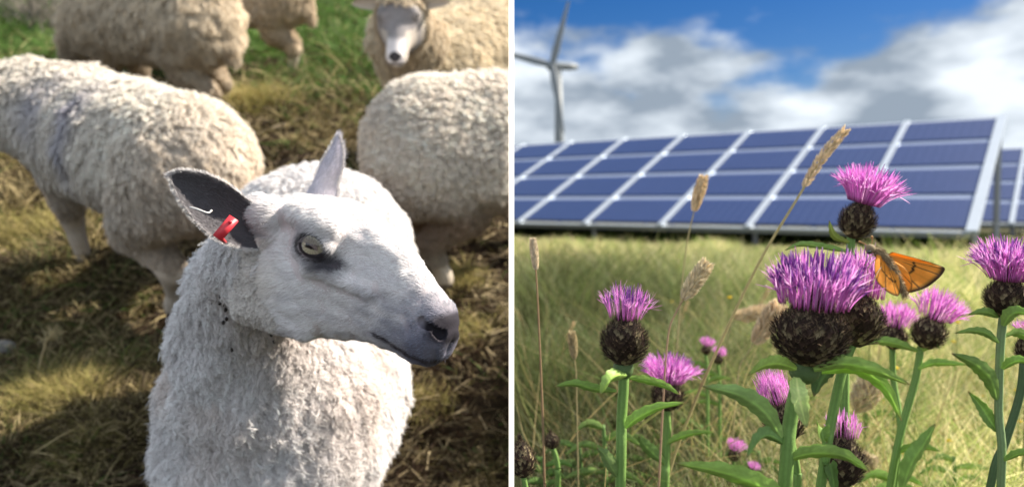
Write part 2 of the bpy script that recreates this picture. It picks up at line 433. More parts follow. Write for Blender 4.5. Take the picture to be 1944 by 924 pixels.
# white divider between the two views, added as a post; its front face is turned towards the sun
yp = .66; w = 10 / 1400 * yp; xc = -1 / 1400 * yp; k = 2.0
pv = np.array([[xc - w / 2, yp], [xc + w / 2, yp + w * k], [xc + w / 2 - .0002, yp + w * k + .014], [xc - w / 2 + .0002, yp + .014]])
zb, zt = -.36, 1.05
v = np.array([[a, b, z] for z in (zb, zt) for a, b in pv])
q = [np.array([[0, 1, 5, 4], [1, 2, 6, 5], [2, 3, 7, 6], [3, 0, 4, 7], [4, 5, 6, 7], [3, 2, 1, 0]])]
tag(mesh_obj('divider_post', v, q, M_WHITE, None, V(.86, .87, .88), False), 'slim white divider line, added as a post between the sheep bank and the thistle meadow', 'post')

# ------------------------------------------------------------------ blades of grass
def blades(n, base, up, h, w, bend, col, K=4, seed=3, clampx=None, lo=None):
    rs.seed(seed)
    d = rs.randn(n, 3); d[:, 2] *= .3; d = nrm(tanproj(d, np.broadcast_to(up, d.shape)))
    s = np.linspace(0, 1, K)[None, :, None]; hh = h[:, None, None]
    C = base[:, None] + np.asarray(up)[None, None] * hh * (s - .25 * bend[:, None, None] * s ** 2) + d[:, None] * hh * bend[:, None, None] * s ** 1.8
    W = w[:, None] * np.array([.8, 1, .7, .08])[None] if K == 4 else w[:, None] * np.linspace(1, .1, K)[None]
    rv, rq = ribbons(C, W, nrm(rs.randn(n, 3)))
    if clampx is not None:
        sgn, x0 = clampx
        rv[:, 0] = np.minimum(rv[:, 0], x0) if sgn < 0 else np.maximum(rv[:, 0], x0)
    return rv, rq, np.repeat(col, 2 * K, 0)
def bank_grass():
    rs.seed(11); n = 230000
    px = rs.uniform(-400, 971, n); py = rs.uniform(-140, 1000, n)
    dd = P(px, py, 1.0) - C0; t = GZ / (dd @ BU); t = np.where((t > 0) & (t < 12), t, np.nan); ok = ~np.isnan(t); px, py, dd, t = px[ok], py[ok], dd[ok], t[ok]
    g = C0 + dd * t[:, None]; x, y, _ = Linv(g)
    p = np.stack([x, y, 0 * x], -1)
    f = 1.2 * fbm(p, 2.1, 71, 3) + .9 * vnoise(p, 8, 77) + .12                     # where the sward is thick
    far = np.clip((y - 3.4) / 1.6, 0, 1)                                     # greener, thicker uphill
    keep = rs.rand(len(x)) < np.clip(.14 + .80 * f + .6 * far, .05, 1); x, y, f, far, p = x[keep], y[keep], f[keep], far[keep], p[keep]
    n = len(x); r = rs.rand(n)
    g1, g2, g3, g4 = V(.135, .11, .040), V(.52, .42, .22), V(.042, .025, .016), V(.10, .19, .04)
    mixg = np.clip(.5 + f * .7, 0, 1)
    col = np.where((r < .30 * mixg + .03)[:, None], g1, np.where((r < .74)[:, None], g3, g2))
    gr = rs.rand(n) < far * .75 + .10 * (vnoise(p, 3, 5) > 0)
    col = np.where(gr[:, None], g4, col) * (.6 + .8 * rs.rand(n, 1))
    h = (.018 + .035 * rs.rand(n)) * (1 + .7 * np.clip(f, 0, 1)) * (1 + far * 1.6) * np.clip(y / 2.0, .6, 1.3)
    flat = np.where(rs.rand(n) < .55 - .3 * mixg, 1.9, .75) * (.5 + rs.rand(n))
    w = .0017 * np.maximum(y, 1) ** .8 * (.6 + .8 * rs.rand(n))
    b = bank_pt(x, y, -.003)
    rv, rq, cc = blades(n, b, BU, h, w, flat, col, 4, 12, (-1, -.0015))
    o = mesh_obj('bank_grass', rv, rq, M_BLADE, None, cc); o['kind'] = 'stuff'; tag(o, 'short yellow and brown winter turf with hay litter covering the sheep bank', 'grass')
    # litter: loose straws lying every way
    n = 15000; rs.seed(13)
    px = rs.uniform(-30, 968, n); py = rs.uniform(-80, 960, n); dd = P(px, py, 1.0) - C0; g = C0 + dd * (GZ / (dd @ BU))[:, None]
    x, y, _ = Linv(g); b = bank_pt(x, y, .006 + .012 * rs.rand(n)); a = rs.rand(n) * PI; ln = (.03 + .08 * rs.rand(n)) * np.clip(y / 2, .7, 1.4)
    d = np.cos(a)[:, None] * R_ + np.sin(a)[:, None] * BF + (rs.randn(n, 1) * .12) * BU
    s = np.linspace(-.5, .5, 4)[None, :, None]; bow = nrm(rs.randn(n, 3)) * .12
    C = b[:, None] + d[:, None] * ln[:, None, None] * s + bow[:, None] * ln[:, None, None] * (.25 - s ** 2)
    W = np.repeat((.0015 * np.clip(y, 1, 4) * (.5 + rs.rand(n)))[:, None], 4, 1)
    rv, rq = ribbons(C, W, np.broadcast_to(BU, (n, 3)) + .5 * rs.randn(n, 3)); rv[:, 0] = np.minimum(rv[:, 0], -.0015)
    c = np.where(rs.rand(n, 1) < .45, V(.46, .37, .22), V(.07, .042, .025)) * (.5 + .7 * rs.rand(n, 1))
    o = mesh_obj('straw_litter', rv, rq, M_DRY, None, np.repeat(c, 8, 0)); o['kind'] = 'stuff'; tag(o, 'dry straws and old stalks lying loose on the bank', 'straw')
bank_grass()
def tussock(px, py, n, h, r, label, cols=((.52, .42, .19), (.27, .26, .07)), seed=1, spread=1.0):
    dd = P(px, py, 1.0) - C0; g = C0 + dd * (GZ / (dd @ BU)); x0, y0, _ = Linv(g)
    rs.seed(seed); x = x0 + rs.randn(n) * r; y = y0 + rs.randn(n) * r * .8; x = np.minimum(x, -.01)
    b = bank_pt(x, y, -.004); k = rs.rand(n, 1); c = V(*cols[0]) * k + V(*cols[1]) * (1 - k)
    rv, rq, cc = blades(n, b, BU, h * (.35 + .75 * rs.rand(n)), np.full(n, .0011 * max(1, y0)), (.3 + .7 * rs.rand(n)) * spread, c * (.7 + .5 * rs.rand(n, 1)), 4, seed + 1, (-1, -.002))
    root = None
    o = mesh_obj('tussock', rv, rq, M_BLADE, None, cc); tag(o, label, 'grass tussock', 'grass tussocks on the sheep bank')
for a in [
    (115, 770, 1900, .085, .065, 'bright yellow grass tussock low on the left beside the seeding stalk'),
    (160, 880, 900, .05, .06, 'low straw coloured tussock in the bottom left corner area'),
    (230, 720, 900, .05, .05, 'small sunlit tussock between the left tussock and the ram chest'),
    (60, 440, 1500, .085, .10, 'sunlit tussock under the neck of the left white sheep'),
    (20, 300, 900, .13, .10, 'yellow tussock at the left edge below the turned away head'),
    (480, 215, 1800, .15, .10, 'tall straw coloured tussock behind the rump of the left white sheep'),
    (874, 636, 700, .05, .05, 'pale tussock beside the muzzle of the front sheep'),
    (860, 540, 1300, .055, .045, 'yellow green tussock below the belly of the right hand sheep'),
    (790, 760, 500, .05, .05, 'small tussock just right of the front sheep shoulder'),
    (470, 175, 900, .10, .12, 'greenish tussock by the hind foot of the brown middle sheep')]:
    tussock(*a, seed=int(a[0]) + 5)
def twiggy(px, py, n, h, r, label, col, seed):
    dd = P(px, py, 1.0) - C0; g = C0 + dd * (GZ / (dd @ BU)); x0, y0, _ = Linv(g); rs.seed(seed); segs = []; Ws = []
    for i in range(n):
        b = bank_pt(np.array(x0 + rs.randn() * r), np.array(y0 + rs.randn() * r * .6), -.01); d = nrm(BU + .35 * rs.randn(3)); p = b; hh = h * (.5 + .7 * rs.rand())
        tr = [p + d * hh * s + rs.randn(3) * .012 * s for s in np.linspace(0, 1, 6)]; segs.append(tr); Ws.append(.013)
        for k in range(9):
            s = .2 + .75 * rs.rand(); a = b + d * hh * s; e = nrm(d + .9 * rs.randn(3)); l = hh * .3 * (1.1 - s * .6)
            segs.append([a + e * l * t + rs.randn(3) * .008 * t for t in np.linspace(0, 1, 6)]); Ws.append(.007)
    C = np.array(segs); W = np.array(Ws)[:, None] * np.linspace(1, .5, 6)[None]
    rv, rq = ribbons(C, W, nrm(rs.randn(len(C), 3))); C2 = ribbons(C, W, nrm(rs.randn(len(C), 3)))
    v, pl, t = join([(rv, rq, V(*col)), (C2[0], C2[1], V(*col))]); t = t * (.7 + .5 * vnoise(v, 30, 4)[:, None] * .5)
    tag(mesh_obj('dead_weed', v, pl, M_DRY, None, np.clip(t, .01, .9)), label, 'weed', 'dead weeds at the top of the bank')
for px, py, lab in [(40, 50, 'grey twiggy dead weed in the far top left corner'), (110, 70, 'second grey dead weed from the top left corner'), (190, 40, 'dark twiggy dead weed above the left white sheep back'), (70, -30, 'grey dead weed cut by the top edge of the picture, far left'), (150, -40, 'tall grey dead weed behind the others at the top edge'), (250, -30, 'grey dead weed nearest the shaggy brown sheep')]:
    twiggy(px, py, 44, .55, .20, lab, (.46, .42, .36), int(px + 77))
def weed_stalk():
    g = lambda px, py: (lambda dd: C0 + dd * (GZ / (dd @ BU)))(P(px, py, 1.0) - C0)
    b = g(68, 728); t = thing('seeding_stalk', 'single dry grass stalk with a feathery seed head standing in shade on the lower left', 'dry stalk', b)
    d0 = (b - C0) @ F_
    pts = bez([b, P(74, 700, d0 * .99), P(82, 668, d0 * .98), P(90, 644, d0 * .975), P(104, 630, d0 * .975)], 12)
    v, pl = tube(pts, np.linspace(.0032, .0018, 12), 5); mesh_obj('stem', v, pl, M_DRY, t, V(.56, .46, .28))
    n = 60; rs.seed(4); i = rs.randint(8, 12, n); s = np.linspace(0, 1, 4)[None, :, None]; e = nrm(rs.randn(n, 3) + V(.4, 0, .5)); C = pts[i][:, None] + e[:, None] * s * .028
    rv, rq = ribbons(C, np.full((n, 4), .0016), nrm(rs.randn(n, 3))); mesh_obj('seed_head', rv, rq, M_DRY, t, V(.5, .42, .24))
    for k, (pa, pb, lab) in enumerate([((480, 262), (590, 226), 'pale bent dead branch lying on the turf behind the front sheep ear'), ((560, 158), (700, 172), 'dark thin dead branch lying across the turf left of the watching sheep'), ((525, 95), (590, 92), 'short pale stick lying by the feet of the far brown sheep')]):
        a = g(*pa) + BU * .02; c = g(*pb) + BU * .02; m_ = (a + c) / 2 + R_ * .02 + BU * .012 - BF * .05
        v, pl = tube(bez([a, m_, c], 10) + rs.randn(10, 3) * .004, np.linspace(.008, .005, 10), 6)
        tag(mesh_obj('dead_branch', v, pl, M_DRY, None, V(.34, .28, .19) if k != 1 else V(.12, .09, .06)), lab, 'branch', 'dead branches lying on the bank')
    for px, py, lab, cc in [(8, 668, 'rounded grey stone at the left edge of the bank', .22), (24, 706, 'small pale pebble just under the grey stone', .35)]:
        c = g(px, py) + BU * .012; v, pl = ellipsoid(c, np.diag([.032, .026, .022]) * (1 if cc < .3 else .35), 20, 12); v = c + (v - c) * (1 + .12 * vnoise(v, 30, 3))[:, None]
        tag(mesh_obj('stone', v, pl, mat('stone', .9, .2, noise=.3, nscale=70, bump=.4, bscale=150), None, V(cc, cc * .95, cc * .9)), lab, 'stone')
weed_stalk()

#@@SHEEP
# ------------------------------------------------------------------ generic sheep (canonical frame: x forward, y left, z up, metres)
def ewe_sdf(neck, head, legs, grow=0.0, fluff=.012, side_lean=0.0):
    """neck: list of (point, radius); head: (poll, nose); legs: list of chains"""
    def f(p):
        d = d_cone(p, (-.27, 0, .44), (.20, 0, .45), .160 + grow, .150 + grow)
        d = smin(d, d_ell(p, (-.03, 0, .415), (.36, .185 + grow, .160 + grow)), .06)
        d = smin(d, d_ell(p, (-.31, 0, .43), (.13 + grow, .165 + grow, .165 + grow)), .05)
        d = smin(d, d_cone(p, (-.40, 0, .47), (-.455, 0, .30), .045, .028), .05)      # tail
        d = smin(d, d_ell(p, (.25, 0, .40), (.14 + grow, .15 + grow, .17 + grow)), .06)
        for (a, ra), (b, rb) in zip(neck[:-1], neck[1:]): d = smin(d, d_cone(p, a, b, ra, rb), .06)
        for chain in legs:
            for (a, ra), (b, rb) in zip(chain[:-1], chain[1:]): d = smin(d, d_cone(p, a, b, ra, rb), .025)
        if head:
            po, no = np.array(head[0]), np.array(head[1]); ax = no - po
            d = smin(d, d_cone(p, po, po + ax * .45, .062, .055), .03)
            d = smin(d, d_cone(p, po + ax * .35, no, .052, .033), .02)
        return d + fluff * vnoise(p, 22, 3) * .6
    return f
def legset(woolly=0.0, fl=(.22, .22), hl=(-.28, -.28)):
    L_ = []
    for k, s in enumerate((-1, 1)):
        x = fl[k]; L_.append([((.20, s * .09, .33), .062), ((x + .01, s * .085, .17), .030 + woolly), ((x, s * .085, .05), .019 + woolly * .5), ((x + .008, s * .085, .012), .025)])
        x = hl[k]; L_.append([((-.26, s * .09, .36), .10), ((x + .07, s * .09, .25), .062 + woolly), ((x - .04, s * .085, .16), .032 + woolly), ((x - .01, s * .085, .045), .021 + woolly * .5), ((x, s * .085, .012), .026)])
    return L_
def frame_M(heading):
    """rows: canonical axes in world for a sheep standing on the bank, heading in the bank plane (0 = uphill, +90 = left)"""
    h = math.radians(heading); fx = BF * math.cos(h) - R_ * math.sin(h); fz = BU; fy = np.cross(fz, fx)
    return np.array([fx, fy, fz])
def bank_ground(px, py):
    dd = P(px, py, 1.0) - C0; return C0 + dd * (GZ / (dd @ BU))
class Ewe:
    def __init__(s, x, y, heading, scale, name, label, neck, head, legs, colf, grow=0., h=.011, lo=(-.56, -.30, -.02), hi=(.85, .42, .95), group=None, clampx=None, fluff=.012, cat='sheep'):
        s.M = frame_M(heading); s.o = L(np.array(x), np.array(y), 0.012); s.k = scale
        s.root = thing(name, label, cat, s.o, group)
        v, q = surface(ewe_sdf(neck, head, legs, grow, fluff), lo, hi, h)
        s.cv = v; w = s.W(v)
        if clampx is not None: w[:, 0] = np.minimum(w[:, 0], clampx)
        s.v, s.q = w, q; s.colf = colf
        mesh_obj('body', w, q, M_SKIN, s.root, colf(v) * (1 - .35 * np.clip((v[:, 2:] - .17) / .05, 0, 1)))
    def W(s, v): return s.o + (np.asarray(v) * s.k) @ s.M
    def inv(s, w): return ((np.asarray(w) - s.o) @ s.M.T) / s.k
NECK_UP = [((.24, 0, .45), .145), ((.36, 0, .53), .115), ((.45, 0, .62), .085)]
NECK_LOW = [((.22, .01, .45), .135), ((.34, .07, .49), .115), ((.43, .17, .51), .092)]
NECK_DOWN = [((.24, 0, .43), .145), ((.40, 0, .38), .105), ((.52, 0, .27), .075)]
GRP = 'sheep standing on the winter bank'
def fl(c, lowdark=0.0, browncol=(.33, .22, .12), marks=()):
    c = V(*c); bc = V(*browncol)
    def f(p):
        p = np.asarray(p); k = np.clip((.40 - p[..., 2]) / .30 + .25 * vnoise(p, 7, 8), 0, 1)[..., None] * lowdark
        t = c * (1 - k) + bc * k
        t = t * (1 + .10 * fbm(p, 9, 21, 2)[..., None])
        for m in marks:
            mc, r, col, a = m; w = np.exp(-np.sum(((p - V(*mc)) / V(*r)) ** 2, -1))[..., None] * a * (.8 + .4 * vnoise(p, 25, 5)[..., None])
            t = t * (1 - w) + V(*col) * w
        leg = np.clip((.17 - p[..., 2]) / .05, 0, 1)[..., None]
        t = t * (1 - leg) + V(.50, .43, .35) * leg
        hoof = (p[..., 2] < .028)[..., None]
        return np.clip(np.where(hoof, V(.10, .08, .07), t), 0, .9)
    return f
def ewe_ear(e, base, tip, w, name='ear', col=(.35, .30, .28)):
    a, b = np.array(base, float), np.array(tip, float); pts = bez([a, (a + b) / 2 + V(0, 0, .006), b], 8)
    W = np.array([.6, .9, 1, 1, .9, .7, .45, .1]) * w; up = V(0.3, 0, 1.0); T = nrm(b - a); sd = nrm(np.cross(up, T)); rows = []
    for i in range(8):
        for j in np.linspace(-1, 1, 7):
            rows.append(pts[i] + sd * j * W[i] / 2 - up * (1 - j * j) * W[i] * .22)
    g = np.array(rows); n0 = len(g); th = .006; g2 = g - nrm(np.cross(T, sd)) * th
    i = np.arange(7)[:, None] * 7; j = np.arange(6)[None]; q = np.stack([i + j, i + j + 1, i + j + 8, i + j + 7], -1).reshape(-1, 4)
    v = e.W(np.concatenate([g, g2])); return mesh_obj(name, v, [q, q[:, ::-1] + n0], M_EAR, e.root, V(*col))

# left white sheep with blue marks, turned away to the left
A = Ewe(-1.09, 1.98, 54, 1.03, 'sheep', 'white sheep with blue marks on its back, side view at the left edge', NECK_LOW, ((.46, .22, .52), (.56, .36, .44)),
        legset(.0, (.18, .26), (-.30, -.22)), fl((.82, .77, .70), .5, (.45, .32, .20), [((-.02, .14, .56), (.05, .12, .08), (.26, .27, .42), .6), ((-.03, .18, .46), (.03, .08, .07), (.24, .26, .40), .6), ((.17, .12, .54), (.07, .10, .09), (.34, .35, .48), .55), ((-.40, 0, .36), (.16, .25, .22), (.62, .47, .32), .7)]), group=GRP, grow=-.006)  # blue marks, then a tan rump painted in for warm sunlight
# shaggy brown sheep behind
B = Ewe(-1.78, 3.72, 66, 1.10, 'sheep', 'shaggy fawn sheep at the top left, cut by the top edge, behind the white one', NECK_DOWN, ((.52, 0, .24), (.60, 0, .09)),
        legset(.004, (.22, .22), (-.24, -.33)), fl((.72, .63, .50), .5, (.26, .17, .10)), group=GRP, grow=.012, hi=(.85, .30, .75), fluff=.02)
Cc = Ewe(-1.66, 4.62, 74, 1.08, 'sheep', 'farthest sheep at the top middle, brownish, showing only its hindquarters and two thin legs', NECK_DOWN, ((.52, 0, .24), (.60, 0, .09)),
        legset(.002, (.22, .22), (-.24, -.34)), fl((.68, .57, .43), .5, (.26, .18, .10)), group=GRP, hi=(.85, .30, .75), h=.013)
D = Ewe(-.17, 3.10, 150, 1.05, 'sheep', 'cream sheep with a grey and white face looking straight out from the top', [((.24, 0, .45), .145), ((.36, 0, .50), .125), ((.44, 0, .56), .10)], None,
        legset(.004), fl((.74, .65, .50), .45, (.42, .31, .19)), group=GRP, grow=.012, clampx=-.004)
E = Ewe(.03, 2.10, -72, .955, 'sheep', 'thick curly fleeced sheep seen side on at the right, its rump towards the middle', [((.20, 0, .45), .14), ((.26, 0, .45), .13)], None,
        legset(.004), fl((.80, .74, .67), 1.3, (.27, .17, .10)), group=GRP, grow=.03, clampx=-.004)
DOWN = -BU
def hide_legs(e, z=.17, extra=None):
    cf = camface(.3)
    def f(c, n):
        p = e.inv(c); w = cf(c, n) * (p[:, 2] > z + .03 * vnoise(p, 20, 4))
        return w * extra(p) if extra is not None else w
    return f
def fleece(e, nl, per, ln0, wd, sp, seed, **kw):
    ln = lambda w: ln0 * np.clip((e.inv(w)[:, 2] - .10) / .22, .22, 1)
    z = kw.pop('z', .10); ex = kw.pop('extra', None)
    return wool('fleece', e.v, e.q, e.root, nl, per, ln, wd, sp, DOWN - .35 * e.M[0], lambda w: e.colf(e.inv(w)) * 1.08, hide_legs(e, z, ex), seed=seed, **kw)
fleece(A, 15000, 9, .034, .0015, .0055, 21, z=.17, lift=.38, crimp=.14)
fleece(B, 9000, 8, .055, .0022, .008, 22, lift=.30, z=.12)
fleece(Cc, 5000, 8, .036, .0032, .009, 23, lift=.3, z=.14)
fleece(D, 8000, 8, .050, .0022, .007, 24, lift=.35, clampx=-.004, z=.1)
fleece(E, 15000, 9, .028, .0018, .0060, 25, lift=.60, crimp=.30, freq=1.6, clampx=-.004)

# D's head, seen from the front, modelled at its true place in front of the neck
def ewe_head_sdf(p):
    d = d_ell(p, (0, 0, 0), (.062, .060, .066))
    d = smin(d, d_cone(p, (.01, 0, -.005), (.115, 0, -.075), .050, .032), .02)
    d = smin(d, d_ell(p, (.128, 0, -.086), (.030, .030, .027)), .012)
    d = smin(d, d_ell(p, (.01, 0, -.05), (.06, .05, .05)), .03)
    for s in (-1, 1):
        d = smin(d, d_ell(p, (.035, s * .046, .018), (.022, .014, .018)), .012)
        d = np.maximum(d, -d_ell(p, (.157, s * .012, -.080), (.010, .0045, .009)))
    d = smin(d, d_cone(p, (-.03, 0, -.02), (-.14, 0, -.10), .075, .11), .05)
    return d
def ewe_face(e, cpx, cpy, dep, yaw, pitch, k):
    o = P(cpx, cpy, dep); fx = nrm(-F_ * math.cos(yaw) + R_ * math.sin(yaw) + U_ * math.sin(pitch)); fz = nrm(U_ - fx * (U_ @ fx)); fy = np.cross(fz, fx); M = np.array([fx, fy, fz]) * k
    v, q = surface(ewe_head_sdf, (-.26, -.13, -.24), (.18, .13, .10), .0045)
    def cf(p):
        c = np.tile(V(.62, .54, .43), (len(p), 1)); face = np.clip((p[:, 0] + .1 * vnoise(p, 25, 2) * .2 - .012) / .02, 0, 1)[:, None]
        c = c * (1 - face) + V(.27, .25, .255) * face
        sn = np.clip((p[:, 0] - .088) / .02 + .3 * vnoise(p, 60, 5), 0, 1)[:, None] * np.clip((-.030 - p[:, 2]) / .01, 0, 1)[:, None]; c = c * (1 - sn) + V(.66, .62, .62) * sn
        st = (np.abs(p[:, 1]) > .026)[:, None] & (p[:, 0] > .05)[:, None] & (p[:, 2] < -.02)[:, None]; c = np.where(st, V(.45, .40, .36), c)
        ns = (np.linalg.norm((p - V(.150, 0, -.078)) / V(.02, .017, .014), axis=1) < 1)[:, None]; c = np.where(ns, V(.05, .045, .05), c)
        ml = (np.abs(p[:, 2] + .098 + .004 * np.abs(p[:, 1]) / .02) < .0032)[:, None] & (p[:, 0] > .11)[:, None]; c = np.where(ml, V(.06, .05, .05), c)
        return c
    w = o + v @ M
    h = mesh_obj('head', w, q, M_SKIN, e.root, cf(v))
    inv = lambda w: ((w - o) @ np.linalg.inv(M))
    f1 = wool('head_wool', w, q, e.root, 1400, 8, .030 * k, .0018, .005, DOWN, lambda w: np.tile(V(.70, .60, .46), (len(w), 1)), lambda c, n: ((inv(c)[:, 0] < .012) | (inv(c)[:, 2] > .050)) * camface()(c, n), seed=31)
    f2 = hair('face_hair', w, q, e.root, 9000, .009, .0014, -fx * 1.0, lambda w: cf(inv(w)), lambda c, n: (inv(c)[:, 0] > .008) * (inv(c)[:, 0] < .140) * camface()(c, n), seed=32)
    for s in (-1, 1):
        ev, eq = ellipsoid(o + V(.044, s * .050, .016) @ M, np.eye(3) * .0115 * k); mesh_obj('eye', ev, eq, M_EYE, e.root, V(.02, .015, .01))
        b = o + V(-.015, s * .055, .035) @ M; t = o + V(-.01, s * .150, .040) @ M; sd = fz * .022
        pts = bez([b, (b + t) / 2 + fz * .006, t], 8); W = np.array([.6, .9, 1, 1, .9, .75, .45, .08]) * .045 * k; rows = []
        for i in range(8):
            for j in np.linspace(-1, 1, 7): rows.append(pts[i] + fz / k * j * W[i] / 2 - fx / k * (1 - j * j) * W[i] * .25)
        g = np.array(rows); i = np.arange(7)[:, None] * 7; j = np.arange(6)[None]; qq = np.stack([i + j, i + j + 1, i + j + 8, i + j + 7], -1).reshape(-1, 4)
        mesh_obj('ear', np.concatenate([g, g - fx * .005]), [qq, qq[:, ::-1] + len(g)], M_EAR, e.root, V(.52, .45, .38))
ewe_face(D, 762, 34, 2.36, math.radians(-3), math.radians(-34), 1.06)

# ------------------------------------------------------------------ the front sheep: a long faced white ram-nosed sheep, head turned to the right
HM = np.array([[0.8395954, 0.47371329, 0.26584823], [-0.33619465, 0.06873639, 0.93928082], [0.42667636, -0.87799261, 0.21697064]])  # camera axes of head x,y,z (columns)
HS = .85
HO = P(972 - .24876733 / .85 * 1400, 462 - .00975421 / .85 * 1400, .85)
HX = [R_ * HM[0, i] + U_ * HM[1, i] - F_ * HM[2, i] for i in range(3)]
HX = np.array(HX)                                   # rows: head forward, head left, head up in world
def HW(p): return HO + (np.asarray(p, float) * HS) @ HX
def HI(w): return ((np.asarray(w) - HO) @ HX.T) / HS
HXs = np.array([-.06, -.03, 0, .04, .075, .11, .15, .187, .219, .241, .258, .268])
HT = np.array([.010, .040, .056, .063, .062, .060, .054, .042, .024, .008, -.010, -.036])
HB = np.array([-.075, -.098, -.112, -.122, -.118, -.106, -.092, -.086, -.086, -.084, -.078, -.062])
HWd = np.array([.050, .061, .062, .058, .053, .046, .039, .034, .033, .031, .026, .012])
EYE = V(.078, -.0475, .018); EOUT = nrm(V(.28, -.94, .10))
def d_loft(p):
    x = p[..., 0]; xc = np.clip(x, HXs[0], HXs[-1])
    t = np.interp(xc, HXs, HT); b = np.interp(xc, HXs, HB); w = np.interp(xc, HXs, HWd)
    zc = (t + b) / 2; h = (t - b) / 2
    zz = (p[..., 2] - zc) / h; w = w * (1 + .10 * np.clip(-zz, -1, 1) * np.clip((.16 - x) / .1, -1, 1)) * (1 - .12 * np.clip(zz, 0, 1))
    r = (np.abs(p[..., 1] / w) ** 2.3 + np.abs(zz) ** 2.3 + 1e-9) ** (1 / 2.3)
    d = (r - 1) * np.minimum(w, h) * .9
    return np.maximum(d, np.maximum(HXs[0] - x, x - HXs[-1]))
def ram_head_sdf(p):
    d = d_loft(p)
    d = smin(d, d_ell(p, (.246, 0, -.036), (.028, .033, .040)), .016)
    for s in (-1, 1):
        d = smin(d, d_ell(p, (.030, s * .032, -.060), (.058, .033, .050)), .03)      # cheek
        d = smin(d, d_ell(p, (.062, s * .043, .046), (.040, .018, .014)), .026)      # brow
        d = smin(d, d_ell(p, (.078, s * .046, .016), (.029, .016, .023)), .016)      # lids
        d = smin(d, d_ell(p, (-.015, s * .052, .026), (.028, .022, .024)), .02)      # ear root
        d = np.maximum(d, -smin(d_ell(p, (.110, s * .060, .010), (.028, .013, .016)), 10., .001)) if False else d + .004 * np.exp(-np.sum(((p - V(.112, s * .050, .008)) / V(.018, .02, .016)) ** 2, -1))
        # nostril: a comma shaped slit
        q = p - V(.258, s * .023, -.026)
        d = np.maximum(d, -(d_cone(q, (-.012, s * .008, .006), (.009, -s * .006, -.005), .0060, .0070)))
    for s in (-1, 1):
        d = smin(d, d_cone(p, (.085, s * .052, -.012), (.165, s * .037, -.012), .0085, .005), .012)       # facial crest
        d = d + .0035 * np.exp(-np.sum(((p - V(.135, s * .050, -.052)) / V(.045, .02, .016)) ** 2, -1))    # hollow of the cheek
        d = d + .0040 * np.exp(-np.sum(((p - V(.150, s * .036, .022)) / V(.050, .014, .014)) ** 2, -1))    # hollow beside the nose bone
        d = smin(d, d_cone(p, (.0, s * .050, -.095), (.085, s * .040, -.098), .020, .012), .015)           # jaw edge
        d = d - .0022 * np.exp(-np.sum(((p - V(.235, s * .036, -.052)) / V(.022, .02, .012)) ** 2, -1))    # lip pad
    d = d + .0008 * vnoise(p, 85, 12) + .0011 * vnoise(p, 38, 13)
    # mouth line
    for s in (-1, 1):
        a = V(.185, s * .043, -.060); m_ = V(.226, s * .038, -.068); e = V(.268, s * .004, -.064)
        g = np.minimum(d_cone(p, a, m_, .0010, .0016), d_cone(p, m_, e, .0016, .0016))
        d = np.maximum(d, -g)
    d = d + .0035 * np.exp(-((p[..., 2] + .050) / .012) ** 2) * np.exp(-((p[..., 1]) / .004) ** 2) * (p[..., 0] > .24)
    # eye socket
    c = EYE + EOUT * .019
    ex = nrm(V(1, .25, -.10)); ez = np.cross(ex, EOUT); ez = nrm(ez)
    d = np.maximum(d, -d_ell(p, c, (.0180, .020, .0105), np.array([ex, EOUT, ez])))
    c2 = c * V(1, -1, 1); d = np.maximum(d, -d_ell(p, c2, (.0180, .020, .0105), np.array([ex * V(1, -1, 1), EOUT * V(1, -1, 1), ez * V(1, -1, 1)])))
    return d
cpx = lambda px, py, d, r: (P(px, py, d), r / 1400 * d)
def ram_body_sdf(p):
    d = None
    def add(x, k=.05):
        nonlocal d
        d = x if d is None else smin(d, x, k)
    J = lambda a, b: add(d_cone(p, a[0], b[0], a[1], b[1]))
    n0 = (HW(V(-.03, 0, -.035)), .062); n1 = cpx(478, 560, .95, 92); n2 = cpx(480, 650, 1.02, 125); n3 = cpx(524, 760, 1.10, 165)
    J(n0, n1); J(n1, n2); J(n2, n3); J(n3, cpx(520, 860, 1.14, 168)); J(cpx(520, 860, 1.14, 168), cpx(522, 960, 1.2, 142))
    J(cpx(560, 760, 1.24, 190), cpx(600, 500, 1.58, 172))
    J(cpx(600, 500, 1.58, 172), cpx(612, 520, 1.68, 160))
    add(d_ell(p, P(604, 730, 1.26), (.128, .15, .15)))
    add(d_ell(p, P(440, 760, 1.18), (.066, .13, .16)))
    xf = -.42; 
    for s in (-1, 1):
        a = L(np.array(xf + s * .09), np.array(.98), .30); b = L(np.array(xf + s * .09), np.array(.98), .16); c = L(np.array(xf + s * .09), np.array(.97), .035)
        add(d_cone(p, a, b, .07, .032), .03); add(d_cone(p, b, c, .032, .022), .01)
        xr = -.43; a = L(np.array(xr + s * .09), np.array(1.46), .32); b = L(np.array(xr + s * .09), np.array(1.52), .17); c = L(np.array(xr + s * .09), np.array(1.50), .035)
        add(d_cone(p, a, b, .09, .035), .03); add(d_cone(p, b, c, .035, .022), .01)
    return d + .010 * vnoise(p, 20, 6) * .6 + .007 * vnoise(p * V(1, 1, .3), 55, 7)
